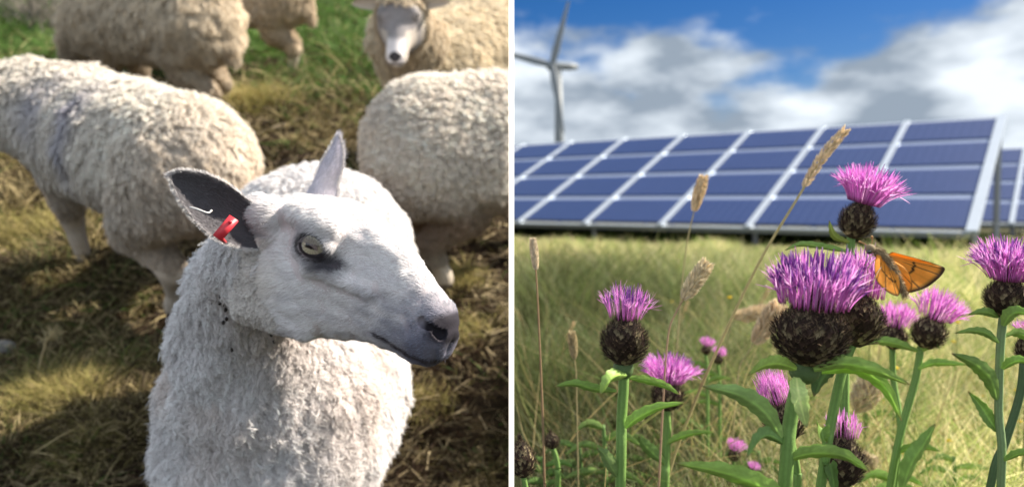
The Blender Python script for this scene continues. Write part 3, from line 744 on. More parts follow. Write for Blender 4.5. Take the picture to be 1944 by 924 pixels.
def ram():
    g = L(np.array(-.42), np.array(1.2), .0); root = thing('sheep', 'big white sheep in front, long nose turned right, red tag in its ear', 'sheep', g, GRP)
    hv, hq = surface(ram_head_sdf, (-.075, -.085, -.135), (.30, .085, .085), .0021)
    def hcol(p):
        n = vnoise(p, 90, 3)[:, None] * .5; c = np.tile(V(.86, .83, .83), (len(p), 1)) * (1 + .05 * n)
        def blend(c, k, col): k = np.clip(k, 0, 1)[:, None] if k.ndim == 1 else np.clip(k, 0, 1); return c * (1 - k) + V(*col) * k
        mz = (p[:, 0] - .198) / .055 + .25 * vnoise(p, 40, 9) + .5 * np.clip((-.02 - p[:, 2]) / .05, -.4, .5)
        low = np.clip((.012 - p[:, 2]) / .03, 0, 1); c = blend(c, np.clip((p[:, 0] - .135) / .05, 0, 1) * low * (.45 + .6 * vnoise(p * V(.5, 1, 1), 110, 19)), (.36, .35, .41))
        c = blend(c, .35 * np.clip(vnoise(p * V(.4, 1, 1), 75, 29), 0, 1) * (p[:, 0] > .05), (.42, .41, .46))
        c = blend(c, mz * .9, (.21, .22, .29))
        ey = EYE + V(0, -.01, 0); q = (p - ey); r = np.linalg.norm(q / V(.034, .03, .026), axis=1)
        c = blend(c, (1.20 - r) * .9, (.46, .44, .48))
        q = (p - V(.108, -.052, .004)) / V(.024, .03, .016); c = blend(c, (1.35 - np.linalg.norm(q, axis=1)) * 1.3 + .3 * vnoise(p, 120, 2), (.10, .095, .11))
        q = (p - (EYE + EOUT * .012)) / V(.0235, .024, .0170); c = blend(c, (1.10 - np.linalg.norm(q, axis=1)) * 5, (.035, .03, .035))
        q = (p - V(-.012, -.062, .022)) / V(.035, .04, .035); c = blend(c, (1.1 - np.linalg.norm(q, axis=1)) * .9 * (.6 + .8 * (vnoise(p * V(.4, 1, 1), 130, 4) > 0)), (.36, .34, .38))
        q = (p - V(.262, 0, -.026)) / V(.022, .034, .020); c = blend(c, (1.15 - np.linalg.norm(q, axis=1)) * 4, (.03, .028, .04))
        ml = np.where(p[:, 0] > .185, .006 - np.abs(p[:, 2] + .064 + .004 * (p[:, 0] > .21)), -1) / .004; c = blend(c, ml * .9, (.07, .06, .07))
        ck = (p - V(.02, -.07, -.05)) / V(.05, .05, .05); c = blend(c, (1 - np.linalg.norm(ck, axis=1)) * .5, (.80, .72, .60))
        return c
    bv, bq = surface(ram_body_sdf, (-.80, .60, -.62), (-.08, 1.75, .72), .0085)
    x, y, z = Linv(bv)
    def bcol(w):
        p = HI(w); dk = vnoise(w, 13, 5); c = np.tile(V(.88, .85, .85), (len(w), 1)) * (1 + .06 * dk[:, None])
        # greasy brownish collar where head and neck rub, and down the brisket
        k = np.exp(-((p[:, 0] - .00 + .35 * (p[:, 2] + .12)) / .06) ** 2) * np.clip((-.06 - p[:, 2]) / .05, 0, 1) * .45; k = np.clip(k + .40 * np.clip(dk, 0, 1) * (z0(w) < .55), 0, 1)[:, None]
        return c * (1 - k) + V(.50, .37, .27) * k
    z0 = lambda w: Linv(w)[2]
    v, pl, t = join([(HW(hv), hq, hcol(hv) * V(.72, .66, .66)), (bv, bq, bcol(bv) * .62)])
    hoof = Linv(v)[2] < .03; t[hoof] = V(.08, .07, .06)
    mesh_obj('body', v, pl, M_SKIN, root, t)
    hw = HW(hv)
    def comb(w):
        p = HI(w); d = np.stack([-np.ones(len(p)), np.zeros(len(p)), -.25 - .4 * (np.abs(p[:, 1]) > .03)], -1)
        d[:, 1] += np.sign(p[:, 1]) * .35 * (p[:, 2] > .02); return d @ HX
    dn = -HX[2] * .3
    def fmask(c, n):
        p = HI(c); q = (p - (EYE + EOUT * .014)) / V(.0215, .03, .0150); ok = np.linalg.norm(q, axis=1) > 1
        q = (p - V(.266, 0, -.026)) / V(.018, .034, .018); ok &= np.linalg.norm(q, axis=1) > 1
        return ok * (p[:, 0] > -.05) * camface(.35)(c, n)
    ln = lambda w: .0075 + .005 * np.clip((.12 - HI(w)[:, 0]) / .15, 0, 1) - .003 * np.clip((HI(w)[:, 0] - .2) / .05, 0, 1)
    hair('face_hair', hw, hq, root, 95000, ln, .0006, comb, lambda w: hcol(HI(w)) * 1.05, fmask, lift=.30, seed=41)
    def bmask(c, n): return (camface(.35)(c, n) * (Linv(c)[2] > .2) * ~((HI(c)[:, 2] > -.03) & (HI(c)[:, 0] > -.075)))
    # nearer neck and chest: long ringlet locks; back and flanks: short dense curls
    near = lambda c: np.exp(-np.clip((c - C0) @ F_ - 1.0, 0, 1) / .35)
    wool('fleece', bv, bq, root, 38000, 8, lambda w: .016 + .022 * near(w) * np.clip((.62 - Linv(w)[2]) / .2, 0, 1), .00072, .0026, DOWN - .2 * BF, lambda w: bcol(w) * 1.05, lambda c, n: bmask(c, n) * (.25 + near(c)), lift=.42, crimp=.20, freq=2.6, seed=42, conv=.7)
    # under-fleece on the cheek edge and throat
    wool('cheek_wool', hw, hq, root, 4200, 7, lambda w: .006 + .013 * np.clip((.03 - HI(w)[:, 0]) / .06, 0, 1), .0008, .0022, DOWN + .5 * -HX[0], lambda w: np.tile(V(.84, .79, .75), (len(w), 1)), lambda c, n: (HI(c)[:, 0] < .020 + .035 * vnoise(c, 30, 3) + .35 * np.clip(-.085 - HI(c)[:, 2], 0, .05)) * (HI(c)[:, 2] < .0) * camface()(c, n), lift=.4, seed=43)
    # eyes
    for s in (1, -1):
        m_ = V(1, s, 1); c = (EYE - EOUT * .0022) * m_; eo = nrm(EOUT + V(.12, 0, -.05)) * m_; r = .0192
        ax = nrm(eo); t1 = nrm(np.cross(ax, V(0, 0, 1))); t2 = np.cross(t1, ax)
        nu, nv = 48, 40; th = np.linspace(0, PI, nv + 1); ph = np.arange(nu) * 2 * PI / nu
        g = np.array([[math.sin(b) * math.cos(a), math.sin(b) * math.sin(a), math.cos(b)] for b in th for a in ph])
        i = np.arange(nv)[:, None] * nu; j = np.arange(nu)[None]; k = (j + 1) % nu; qd = np.stack([i + j, i + nu + j, i + nu + k, i + k], -1).reshape(-1, 4)
        rad = np.hypot(g[:, 0], g[:, 1]); front = g[:, 2] > 0
        col = np.tile(V(.07, .06, .055), (len(g), 1)); iris = front & (rad < .80)  # sclera tinted dark to stand in for shade under the lids
        ang = np.arctan2(g[:, 1], g[:, 0]); col[iris] = V(.56, .50, .36) * (1 + .25 * np.sin(ang[iris] * 17)[:, None])
        ring = front & (rad > .74) & (rad < .86); col[ring] = V(.06, .05, .05)
        col[front & (rad < .7) & (np.abs(g[:, 0]) < .45) & (np.abs(g[:, 1]) < .17)] = V(.012, .012, .02)
        v = c + r * (g[:, :1] * t1 + g[:, 1:2] * t2 + g[:, 2:3] * ax)
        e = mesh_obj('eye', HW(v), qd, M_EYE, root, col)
    # lashes
    n = 60; tt = np.linspace(-1, 1, n); b = EYE + EOUT * .0165 + np.outer(tt * .0145, nrm(V(1, .25, -.10))) + np.outer(.0098 * np.sqrt(np.clip(1 - tt ** 2, 0, 1)), V(0, 0, 1))
    s = np.linspace(0, 1, 4)[None, :, None]; e = nrm(EOUT + V(0, 0, -.35)) ; C = HW((b[:, None] + e * .009 * s - V(0, 0, .004) * s ** 2).reshape(-1, 3)).reshape(n, 4, 3)
    rv, rq = ribbons(C, np.full((n, 4), .00028), np.tile(HX[0], (n, 1))); mesh_obj('eyelashes', rv, rq, M_FUR, root, V(.12, .10, .10))
    # ears: leaf shaped cups with real thickness
    def ear(base_a, base_b, path_t, path_b, dep, cup, inner, outer, seed, face):
        """top and bottom edges of the ear as space curves; cup pushes the middle of the section away"""
        n, m2 = 26, 15
        a = bez([P(x, y, d) for x, y, d in path_t], n); b = bez([P(x, y, d) for x, y, d in path_b], n)
        u = np.linspace(0, 1, m2); mid = []
        for i in range(n):
            wd = np.linalg.norm(a[i] - b[i]); row = a[i] + (b[i] - a[i]) * u[:, None] + face * (cup * wd * (1 - (2 * u - 1) ** 2))[:, None]; mid.append(row)
        G = np.array(mid); du = np.gradient(G, axis=0); dv = np.gradient(G, axis=1); nn = nrm(np.cross(du, dv))
        if np.sum(nn * (C0 - G)) < 0: nn = -nn
        th = .0055 * (1 - (2 * u - 1) ** 8)[None, :, None] * np.linspace(1, .45, n)[:, None, None]
        g1 = G.reshape(-1, 3); g2 = (G - nn * th).reshape(-1, 3)
        i = np.arange(n - 1)[:, None] * m2; j = np.arange(m2 - 1)[None]; q = np.stack([i + j, i + j + 1, i + j + m2 + 1, i + j + m2], -1).reshape(-1, 4)
        N0 = len(g1); edge = []
        for col_ in (0, m2 - 1):
            k = np.arange(n - 1) * m2 + col_; edge.append(np.stack([k, k + m2, k + m2 + N0, k + N0], -1))
        v = np.concatenate([g1, g2]); rim = np.abs(np.tile(2 * u - 1, n)); t1 = V(*inner) * (1 - np.clip((rim - .90) / .10, 0, 1))[:, None] + V(*outer) * np.clip((rim - .90) / .10, 0, 1)[:, None]
        t = np.concatenate([t1, np.tile(V(*outer), (N0, 1))])
        e = mesh_obj('ear', v, [q, q[:, ::-1] + N0] + edge, M_EAR, root, t)
        along = nrm(a[-1] - a[0]); f = lambda vv, qq, nh, L_, c, sd: hair('ear_hair', vv, qq, root, nh, L_, .0005, along, lambda w: np.tile(V(*c), (len(w), 1)) * (1 + .15 * vnoise(w, 120, 3)[:, None]), None, lift=.25, seed=sd)
        h1 = f(g2, q[:, ::-1], 5000, .008, outer, seed); subpart(h1, e)
        h2 = f(g1, q, 2600, .007, np.array(inner) * 1.35, seed + 1); subpart(h2, e)
        # pale fringe along the rim
        rim_pts = np.concatenate([a, b]); k = rs.randint(0, len(rim_pts), 1500); k = np.minimum(k, 2 * n - 2); k = np.where(k == n - 1, n - 2, k); fr = rs.rand(1500, 1); p0 = rim_pts[k] * (1 - fr) + rim_pts[k + 1] * fr + rs.randn(1500, 3) * .0007; outw = nrm(rim_pts[k] - (a[k % n] + b[k % n]) / 2 + 1e-6)
        s_ = np.linspace(0, 1, 3)[None, :, None]; Cc_ = p0[:, None] + nrm(outw + along * .9 + rs.randn(1500, 3) * .3)[:, None] * s_ * .0035
        rv, rq = ribbons(Cc_, np.full((1500, 3), .0003), rs.randn(1500, 3)); h3 = mesh_obj('ear_hair', rv, rq, M_FUR, root, V(.80, .77, .76)); subpart(h3, e)
        return e
    ear(None, None, [(500, 402, .805), (470, 378, .79), (430, 348, .775), (385, 329, .765), (345, 325, .757), (322, 333, .755)],
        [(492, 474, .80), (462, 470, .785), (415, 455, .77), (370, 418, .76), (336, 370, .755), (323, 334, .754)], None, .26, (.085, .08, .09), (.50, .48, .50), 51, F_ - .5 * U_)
    ear(None, None, [(568, 385, .885), (590, 352, .885), (606, 318, .88), (622, 290, .878), (634, 268, .875), (641, 257, .875)],
        [(640, 375, .885), (640, 350, .88), (646, 328, .876), (650, 303, .874), (648, 278, .873), (642, 257, .873)], None, -.34, (.50, .48, .54), (.62, .60, .64), 55, F_ )
    # red tag band pinched over the rim of the near ear, and a white thread in the ear
    a, b = P(446, 414, .760), P(414, 452, .752); d = nrm(b - a); sd = nrm(np.cross(d, F_)); nn = nrm(np.cross(d, sd))
    v, pl = box((a + b) / 2 - F_ * .002, (.5 * np.linalg.norm(b - a), .0052, .0016), np.array([d, sd, nn]))
    v2, pl2 = box(b + F_ * .006, (.0016, .0052, .009), np.array([d, sd, nn])); v3, pl3 = ellipsoid((a * .8 + b * .2) - F_ * .0035, np.eye(3) * .0022)
    v, pl, t = join([(v, pl, V(.62, .035, .05)), (v2, pl2, V(.62, .04, .05)), (v3, pl3, V(.55, .03, .045))])
    mt = mesh_obj('ear_tag', v, pl, M_TAG, root, t); mt['label'] = 'red plastic ear tag in the near ear'
    v, pl = tube(bez([P(360, 393, .756), P(372, 396, .752), P(385, 401, .750), P(396, 404, .752), P(402, 399, .755)], 14), .0009, 6); mesh_obj('thread', v, pl, M_TAG, root, V(.75, .74, .72))
    # dark burrs caught in the fleece
    rs.seed(5); parts = []
    for px, py in [(418, 562), (417, 575), (425, 578), (428, 588), (430, 605), (424, 612), (515, 635), (520, 648), (440, 664)]:
        w = P(px, py, 1.0); dray = nrm(w - C0); tt = np.linspace(.7, 1.3, 200); pts = C0 + dray * tt[:, None]; f = ram_body_sdf(pts); i = int(np.argmax(f < 0)) if (f < 0).any() else 100
        c = pts[i] - dray * .014; ev, eq = ellipsoid(c, np.diag([.002, .002, .0028]), 8, 6); parts.append((ev, eq, V(.03, .022, .02)))
    for ev, eq, tc in parts: mesh_obj('burr', ev, eq, M_HORN, root, tc)
ram()
#@@PLANTS
# ------------------------------------------------------------------ knapweed ("thistle") flowers
def head_geo(r_ball, h_ball, w_fl, h_fl, seed, nfl=230, dark=.55, detail=1.0, tipc=(.17, .045, .30)):
    """flower head along +z: scaly dark ball from z=0 to h_ball, brush of florets above. returns bracts, florets"""
    rs.seed(seed)
    r_ball *= .80; h_ball *= 1.12
    nu, nv = 28, 18; prof = []
    for k in range(nv + 1):
        t = k / nv; rr = r_ball * (math.sin(min(1, t * 1.04 + .05) * PI) ** .62) * (1 if t < .5 else 1 - .30 * (t - .5) * 2); prof.append((rr if k not in (0,) else r_ball * .25, t * h_ball))
    a = np.arange(nu) * 2 * PI / nu; core = np.array([[r * .93 * math.cos(x), r * .93 * math.sin(x), z] for r, z in prof for x in a])
    i = np.arange(nv)[:, None] * nu; j = np.arange(nu)[None]; kk = (j + 1) % nu; cq = np.stack([i + j, i + kk, i + nu + kk, i + nu + j], -1).reshape(-1, 4)
    parts = [(core, cq, np.array(V(.045, .032, .020)))]
    pr = np.array(prof)
    # bracts: overlapping scales in spirals, each with a fringe of stiff dark hairs
    nb = int(330 * detail); k = np.arange(nb); t = .04 + .92 * (k / nb); ang = k * 2.39996
    R0 = np.interp(t * h_ball, pr[:, 1], pr[:, 0]); dR = np.interp((t + .02) * h_ball, pr[:, 1], pr[:, 0]) - np.interp((t - .02) * h_ball, pr[:, 1], pr[:, 0])
    rad = np.stack([np.cos(ang), np.sin(ang), 0 * ang], -1); base = rad * (R0 * .95)[:, None] + V(0, 0, 1) * (t * h_ball)[:, None]
    T = nrm(rad * dR[:, None] + V(0, 0, 1) * (.04 * h_ball)); nn = nrm(np.cross(np.stack([-rad[:, 1], rad[:, 0], 0 * ang], -1), T)); sd = np.cross(T, nn)
    sl = h_ball * .15; s = np.linspace(0, 1, 5)[None, :, None]
    C = base[:, None] + T[:, None] * sl * s + rad[:, None] * sl * .28 * s ** 1.5
    W = np.array([.7, 1.1, 1.1, .7, .1])[None] * sl * .52 * np.ones((nb, 1))
    rv, rq = ribbons(C, W, sd)
    c0 = np.where(rs.rand(nb, 1) < .35, V(.26, .21, .12), V(.050, .030, .022)) * (.6 + .8 * rs.rand(nb, 1))
    cc = np.repeat(c0, 10, 0) * np.tile(np.repeat(np.array([1.5, 1.3, .9, .5, .35]), 2), nb)[:, None]
    parts.append((rv, rq, cc))
    nh = int(7 * detail) + 3; n = nb * nh; tip = C[:, 3]; b = np.repeat(tip, nh, 0) + rs.randn(n, 3) * sl * .08
    fa = np.tile(np.linspace(-1.15, 1.15, nh), nb); dd = nrm(np.repeat(T, nh, 0) * np.cos(fa)[:, None] + np.repeat(sd, nh, 0) * np.sin(fa)[:, None] + np.repeat(rad, nh, 0) * (.35 + .35 * rs.rand(n, 1)))
    s4 = np.linspace(0, 1, 3)[None, :, None]; Ch = b[:, None] + dd[:, None] * (sl * .72 * (.6 + .6 * rs.rand(n, 1, 1))) * s4
    hv, hq = ribbons(Ch, np.full((n, 1), r_ball * .017) * np.array([[1, .8, .3]]), nrm(rs.randn(n, 3)))
    hc = np.where(rs.rand(n, 1) < .25, V(.24, .17, .10), V(.035, .022, .016)); parts.append((hv, hq, np.repeat(hc, 6, 0)))
    bra = join(parts)
    # florets
    n = nfl; u = rs.rand(n) ** .42; ang = rs.rand(n) * 2 * PI; top = V(0, 0, h_ball * .85); rt = r_ball * (1.02 if nfl > 100 else .80)
    rad = np.stack([np.cos(ang), np.sin(ang), 0 * ang], -1); L0 = h_fl * (1.02 - .12 * u ** 2) * (.82 + .30 * rs.rand(n)); reach = w_fl / 2 * u * (.75 + .35 * rs.rand(n))
    K = 8; s = np.linspace(0, 1, K)[None, :, None]
    zz = L0[:, None, None] * (s * (1 - .50 * (u ** 5)[:, None, None] * s)); r0_ = rt * u[:, None, None]; out = r0_ + (reach[:, None, None] * 1.05 - r0_) * (s ** 1.1)
    C = top + rad[:, None] * out + V(0, 0, 1) * zz
    cv = nrm(rs.randn(n, 3) * V(1, 1, .2)); C = C + cv[:, None] * (h_fl * .055) * s ** 3
    inner = rs.rand(n) < np.clip(1.0 - .5 * u, 0, 1)
    bw = w_fl * .0140
    W = np.where(inner[:, None], np.array([[.6, .6, .7, .9, 1.2, 1.35, 1.15, .5]]), np.array([[.5, .6, .7, .8, 1.3, 1.1, .7, .25]])) * bw
    lil, pale = V(.76, .27, .70), V(.90, .56, .86); c = lil * (.7 + .5 * rs.rand(n, 1)) + (pale - lil) * (rs.rand(n, 1) < .30) * .7
    tt = s[..., 0]; cc = c[:, None] * np.ones((1, K, 1)); dk = np.clip((tt - (1 - dark)) / .15, 0, 1)[..., None] * inner[:, None, None] * .9
    cc = cc * (1 - dk) + V(*tipc) * dk; cc[:, 0] = V(.30, .06, .20)
    cc[:, -1] = np.where(inner[:, None] & (rs.rand(n, 1) < .3), V(.55, .42, .60), cc[:, -1])
    fp = []
    for tw in (0, 1):                      # crossed ribbons read as thin tubes
        sd = nrm(np.cross(rad + .01, V(0, 0, 1)) + (rad * 1.0 if tw else 0) + .3 * rs.randn(n, 3) * (1 - tw))
        if tw: sd = nrm(rad + .4 * V(0, 0, 1) + .2 * rs.randn(n, 3))
        rv, rq = ribbons(C, W, sd); fp.append((rv, rq, np.repeat(cc.reshape(-1, 3), 2, 0)))
    # outer florets end in fine spreading lobes
    o = np.where(~inner)[0]; m = len(o) * 5; b = np.repeat(C[o, 4], 5, 0); ax = np.repeat(nrm(C[o, 6] - C[o, 3]), 5, 0); e = nrm(ax * 1.5 + rs.randn(m, 3) * .55)
    s5 = np.linspace(0, 1, 4)[None, :, None]; Cl = b[:, None] + e[:, None] * (h_fl * .36 * (.7 + .5 * rs.rand(m, 1, 1))) * s5 + (rs.randn(m, 1, 3) * h_fl * .03) * s5 ** 2
    rv, rq = ribbons(Cl, np.array([[1, 1, .8, .3]]) * bw * .62 * np.ones((m, 1)), nrm(rs.randn(m, 3))); lc = np.where(rs.rand(m, 1) < .4, pale, lil) * (.85 + .4 * rs.rand(m, 1)); fp.append((rv, rq, np.repeat(lc, 8, 0)))
    return bra, join(fp)
def place(geo, o, ax):
    v, pl, t = geo; z = nrm(ax); x = nrm(np.cross(V(0, 1, 0), z)); y = np.cross(z, x); return np.asarray(o) + v @ np.array([x, y, z]), pl, t
def dirpx(dx, dy, dz=0.0):            # a direction given as right, down, away
    return nrm(R_ * dx - U_ * dy + F_ * dz)
def flower(root, px, py, dep, wball, hball, wfl, hfl, ax, seed, nfl=230, dark=.5, detail=1.0, pieces=True):
    """px,py = foot of the ball"""
    k = dep / 1400; bra, flo = head_geo(wball / 2 * k, hball * k, wfl * k, hfl * k, seed, nfl, dark, detail)
    o = P(px, py, dep); v, pl, t = place(bra, o, ax); b = mesh_obj('bract_ball', v, pl, M_BRACT, root, t)
    if nfl:
        v, pl, t = place(flo, o, ax); mesh_obj('florets', v, pl, M_FLORET, root, t)
    return o
def leaf(root, pts, width, dep=None, droop=.0, col=(.13, .25, .055), side=None, fold=.22, seed=1, n=22, name='leaf'):
    """pts: (px,py,depth) from base to tip; width in metres"""
    width = width * .86
    rs.seed(seed); c = bez([P(*a) for a in pts], n); s = np.linspace(0, 1, n)
    w = .98 * width * np.clip(np.sin(PI * (s * .93 + .05) ** .85), .04, 1) ** .9; w = w * (1 + .10 * np.sin(s * 40 + seed)) ; w[-1] = width * .02
    T = nrm(np.gradient(c, axis=0)); sd = side if side is not None else nrm(np.cross(T.mean(0), -U_ * .4 - F_ * .9)); sd = nrm(sd - T * (T @ sd)[:, None]); nn = np.cross(sd, T)
    if nn.mean(0) @ U_ < 0: nn = -nn
    rows = []; m = 9; u = np.linspace(-1, 1, m)
    for i in range(n):
        rows.append(c[i] + sd[i] * (u * w[i] / 2)[:, None] + nn[i] * (np.abs(u) ** 1.3 * w[i] * fold + .035 * w[i] * np.sin(s[i] * 26 + u * 2.5 + seed) * np.abs(u))[:, None])
    g = np.array(rows).reshape(-1, 3); i = np.arange(n - 1)[:, None] * m; j = np.arange(m - 1)[None]; q = np.stack([i + j, i + j + 1, i + j + m + 1, i + j + m], -1).reshape(-1, 4)
    nr = np.repeat(nn, m, 0); th = .00045; N0 = len(g); v = np.concatenate([g, g - nr * th]); mid = np.exp(-(np.tile(u, n) / .13) ** 2)[:, None]; vein = (np.sin(np.repeat(s, m) * 60 - np.abs(np.tile(u, n)) * 6) > .8)[:, None] * .18
    t = V(*col) * (.85 + .3 * rs.rand()) * (1 + .15 * fbm(g, 90, seed, 2)[:, None]); t = t * V(1.75, 1.45, 1.5) * (1 + .55 * mid + vein); tipb = np.clip((np.repeat(s, m) - .93) / .05 + .8 * (fbm(g, 140, seed + 3, 2) > .95), 0, 1)[:, None]; t = t * (1 - tipb) + V(.22, .15, .07) * tipb; t = np.concatenate([t, t * 1.15 + .01])
    o = mesh_obj(name, v, [q, q[:, ::-1] + N0], M_LEAF, root, np.clip(t, 0, .9)); return o
def stem(root, pts, rad, col=(.15, .26, .065), ribs=.16, n=16, name='stem', hairs=0):
    c = bez(pts, n); v, pl = tube(c, .80 * np.interp(np.linspace(0, 1, n), np.linspace(0, 1, len(rad)), rad), 16, True, ribs)
    ph = np.tile(np.arange(16) % 2, n); t = np.tile(V(*col), (len(v), 1)); t[:16 * n] *= (1 + .28 * ph)[:, None]
    o = mesh_obj(name, v, pl, M_STEM, root, t)
    return o
def ground_under(px, py, dep, dx=0, dy=.05):
    p = P(px, py, dep); return V(p[0] + dx, p[1] + dy, 0.0)
KG = 'purple thistles in flower in the meadow'
def stem_to_ground(root, pts, rpx, dep, col=(.15, .26, .065), dx=0.0, dy=.05, **kw):
    """pts in pixels from the head down; the stem then runs on to the soil"""
    p = [P(*a) for a in pts]; e = p[-1]; d = nrm(p[-1] - p[-2]); g = np.array(root.location); k = dep / 1400
    q = (e + g) / 2 + d * .03; stem(root, p + [q, g], [rpx[0] * k] * 1 + [rpx[1] * k] * 3 + [rpx[1] * k * 1.15], col, n=26, **kw)

# T1: left upright thistle
t = thing('thistle', 'upright thistle at left with a narrow tuft of purple florets, nearest the white post', 'thistle', ground_under(1178, 924, .60, .0), KG)
flower(t, 1183, 694, .60, 98, 96, 100, 66, dirpx(.03, -1, -.10), 101, 85, .60)
stem_to_ground(t, [(1183, 692, .60), (1184, 730, .60), (1180, 800, .60), (1178, 924, .60)], (10.5, 11), .60)
v, pl = ellipsoid(P(1183, 699, .60), np.array([R_ * .0085, F_ * .0085, U_ * .009])); mesh_obj('collar', v, pl, M_STEM, t, V(.10, .16, .06))
leaf(t, [(1170, 742, .598), (1130, 738, .59), (1090, 728, .585), (1052, 733, .58)], .0095, seed=1)
leaf(t, [(1190, 712, .590), (1170, 712, .575), (1152, 728, .570), (1140, 748, .572)], .0125, seed=2, col=(.18, .32, .07), fold=.4)
leaf(t, [(1192, 716, .602), (1225, 722, .61), (1262, 732, .62), (1290, 748, .63)], .0095, seed=3)
leaf(t, [(1188, 812, .596), (1205, 796, .59), (1245, 775, .585), (1302, 763, .58)], .0125, seed=4, col=(.15, .28, .06))
leaf(t, [(1172, 905, .598), (1160, 885, .592), (1148, 862, .59), (1133, 850, .588)], .0120, seed=5, col=(.11, .20, .06), fold=.3)
leaf(t, [(1176, 958, .598), (1120, 940, .592), (1050, 940, .59)], .0120, seed=6)

# T2: the big double headed thistle in the middle
t = thing('thistle', 'big double headed thistle in the middle with the orange butterfly on its flower', 'thistle', ground_under(1490, 924, .58, .0), KG)
flower(t, 1532, 694, .575, 156, 124, 184, 98, dirpx(.04, -1, -.16), 102, 290, .48, 1.2)
flower(t, 1622, 658, .61, 108, 100, 120, 94, dirpx(.16, -1, .10), 103, 210, .42, 1.0)
stem_to_ground(t, [(1530, 690, .575), (1515, 730, .575), (1500, 800, .575), (1490, 924, .575)], (14, 14), .575)
stem_to_ground(t, [(1618, 652, .61), (1600, 700, .605), (1578, 800, .60), (1558, 924, .595)], (10, 10), .60, dx=.02)
v, pl = ellipsoid(P(1527, 700, .575), np.array([R_ * .012, F_ * .012, U_ * .012])); mesh_obj('collar', v, pl, M_STEM, t, V(.10, .16, .06))
leaf(t, [(1484, 830, .570), (1450, 780, .560), (1400, 748, .555), (1332, 732, .555)], .0185, seed=11, col=(.17, .31, .09))
leaf(t, [(1512, 700, .565), (1480, 690, .555), (1450, 694, .550), (1420, 712, .548)], .0140, seed=12, col=(.20, .34, .07))
leaf(t, [(1512, 716, .560), (1515, 740, .548), (1522, 775, .545), (1532, 812, .548)], .0155, seed=13, col=(.27, .40, .14), side=R_, fold=.12)
leaf(t, [(1545, 702, .560), (1600, 690, .553), (1665, 704, .552), (1728, 730, .556)], .0140, seed=14, col=(.14, .26, .055))
leaf(t, [(1560, 706, .572), (1625, 700, .566), (1680, 735, .566), (1712, 798, .570)], .0140, seed=15, col=(.15, .29, .05))
leaf(t, [(1610, 668, .600), (1585, 690, .590), (1560, 720, .585), (1545, 752, .585)], .0240, seed=16, col=(.055, .12, .035))
leaf(t, [(1494, 872, .572), (1540, 860, .565), (1600, 864, .560), (1652, 895, .560)], .0150, seed=17, col=(.14, .26, .055))
leaf(t, [(1500, 950, .568), (1440, 920, .560), (1370, 895, .555), (1280, 878, .553)], .0200, seed=18, col=(.16, .30, .06))
leaf(t, [(1490, 842, .572), (1460, 826, .565), (1440, 836, .562), (1418, 868, .562)], .0130, seed=19, col=(.11, .23, .06), fold=.4)
leaf(t, [(1572, 822, .595), (1560, 812, .588), (1562, 830, .585), (1570, 840, .585)], .0120, seed=20, col=(.12, .23, .05), fold=.4)
leaf(t, [(1572, 905, .590), (1575, 880, .588), (1580, 900, .586), (1590, 960, .585)], .0120, seed=21, col=(.08, .17, .04))

# T3: the high head in front of the panels
t = thing('thistle', 'high purple thistle head leaning right, standing in front of the solar panels', 'thistle', ground_under(1600, 924, .80, .0), KG)
flower(t, 1616, 452, .80, 72, 72, 138, 70, dirpx(.26, -1, -.22), 104, 260, .15)
stem_to_ground(t, [(1616, 448, .80), (1612, 520, .80), (1604, 700, .80), (1600, 924, .80)], (8, 9), .80)
leaf(t, [(1612, 460, .797), (1590, 452, .79), (1580, 440, .785), (1574, 418, .782)], .009, seed=31, col=(.16, .24, .05))
leaf(t, [(1614, 478, .797), (1560, 468, .79), (1520, 464, .785), (1490, 475, .782)], .009, seed=32)

# T4: the right edge thistle
t = thing('thistle', 'tall thistle at the right edge, spiky flower above a straight pale stem', 'thistle', ground_under(1902, 924, .63, .0), KG)
flower(t, 1906, 602, .63, 84, 78, 152, 74, dirpx(.0, -1, -.18), 105, 300, .35)
stem_to_ground(t, [(1905, 600, .63), (1899, 660, .63), (1896, 780, .63), (1900, 924, .63)], (8.5, 8), .63, col=(.17, .25, .11))
leaf(t, [(1895, 602, .627), (1880, 594, .62), (1862, 592, .618), (1838, 597, .617)], .0090, seed=41)
leaf(t, [(1896, 650, .627), (1872, 632, .62), (1845, 628, .618), (1812, 632, .617)], .0085, seed=42)
leaf(t, [(1893, 758, .627), (1880, 718, .62), (1850, 690, .616), (1806, 670, .614)], .0150, seed=43, col=(.12, .23, .05))
leaf(t, [(1893, 818, .632), (1878, 795, .635), (1862, 770, .638), (1838, 742, .64)], .0125, seed=44, col=(.12, .23, .05))
leaf(t, [(1905, 618, .622), (1918, 598, .612), (1935, 592, .608), (1960, 598, .606)], .0140, seed=45, col=(.13, .25, .06))
leaf(t, [(1903, 700, .625), (1920, 688, .618), (1940, 684, .615), (1970, 692, .612)], .0110, seed=46)
leaf(t, [(1906, 874, .625), (1930, 862, .618), (1950, 860, .615), (1975, 868, .612)], .0100, seed=47)
leaf(t, [(1905, 640, .640), (1930, 632, .65), (1950, 640, .655), (1965, 655, .66)], .0110, seed=48)
t = thing('thistle', 'thistle with a small dark bud leaning in from the right edge behind the tall one', 'thistle', ground_under(1880, 924, .72, .0), KG)
flower(t, 1945, 690, .72, 42, 58, 60, 32, dirpx(.1, -1, 0), 106, 70, .3, .7)
stem_to_ground(t, [(1944, 688, .72), (1936, 750, .72), (1908, 840, .72), (1880, 924, .72)], (8, 8), .72, col=(.07, .12, .05))

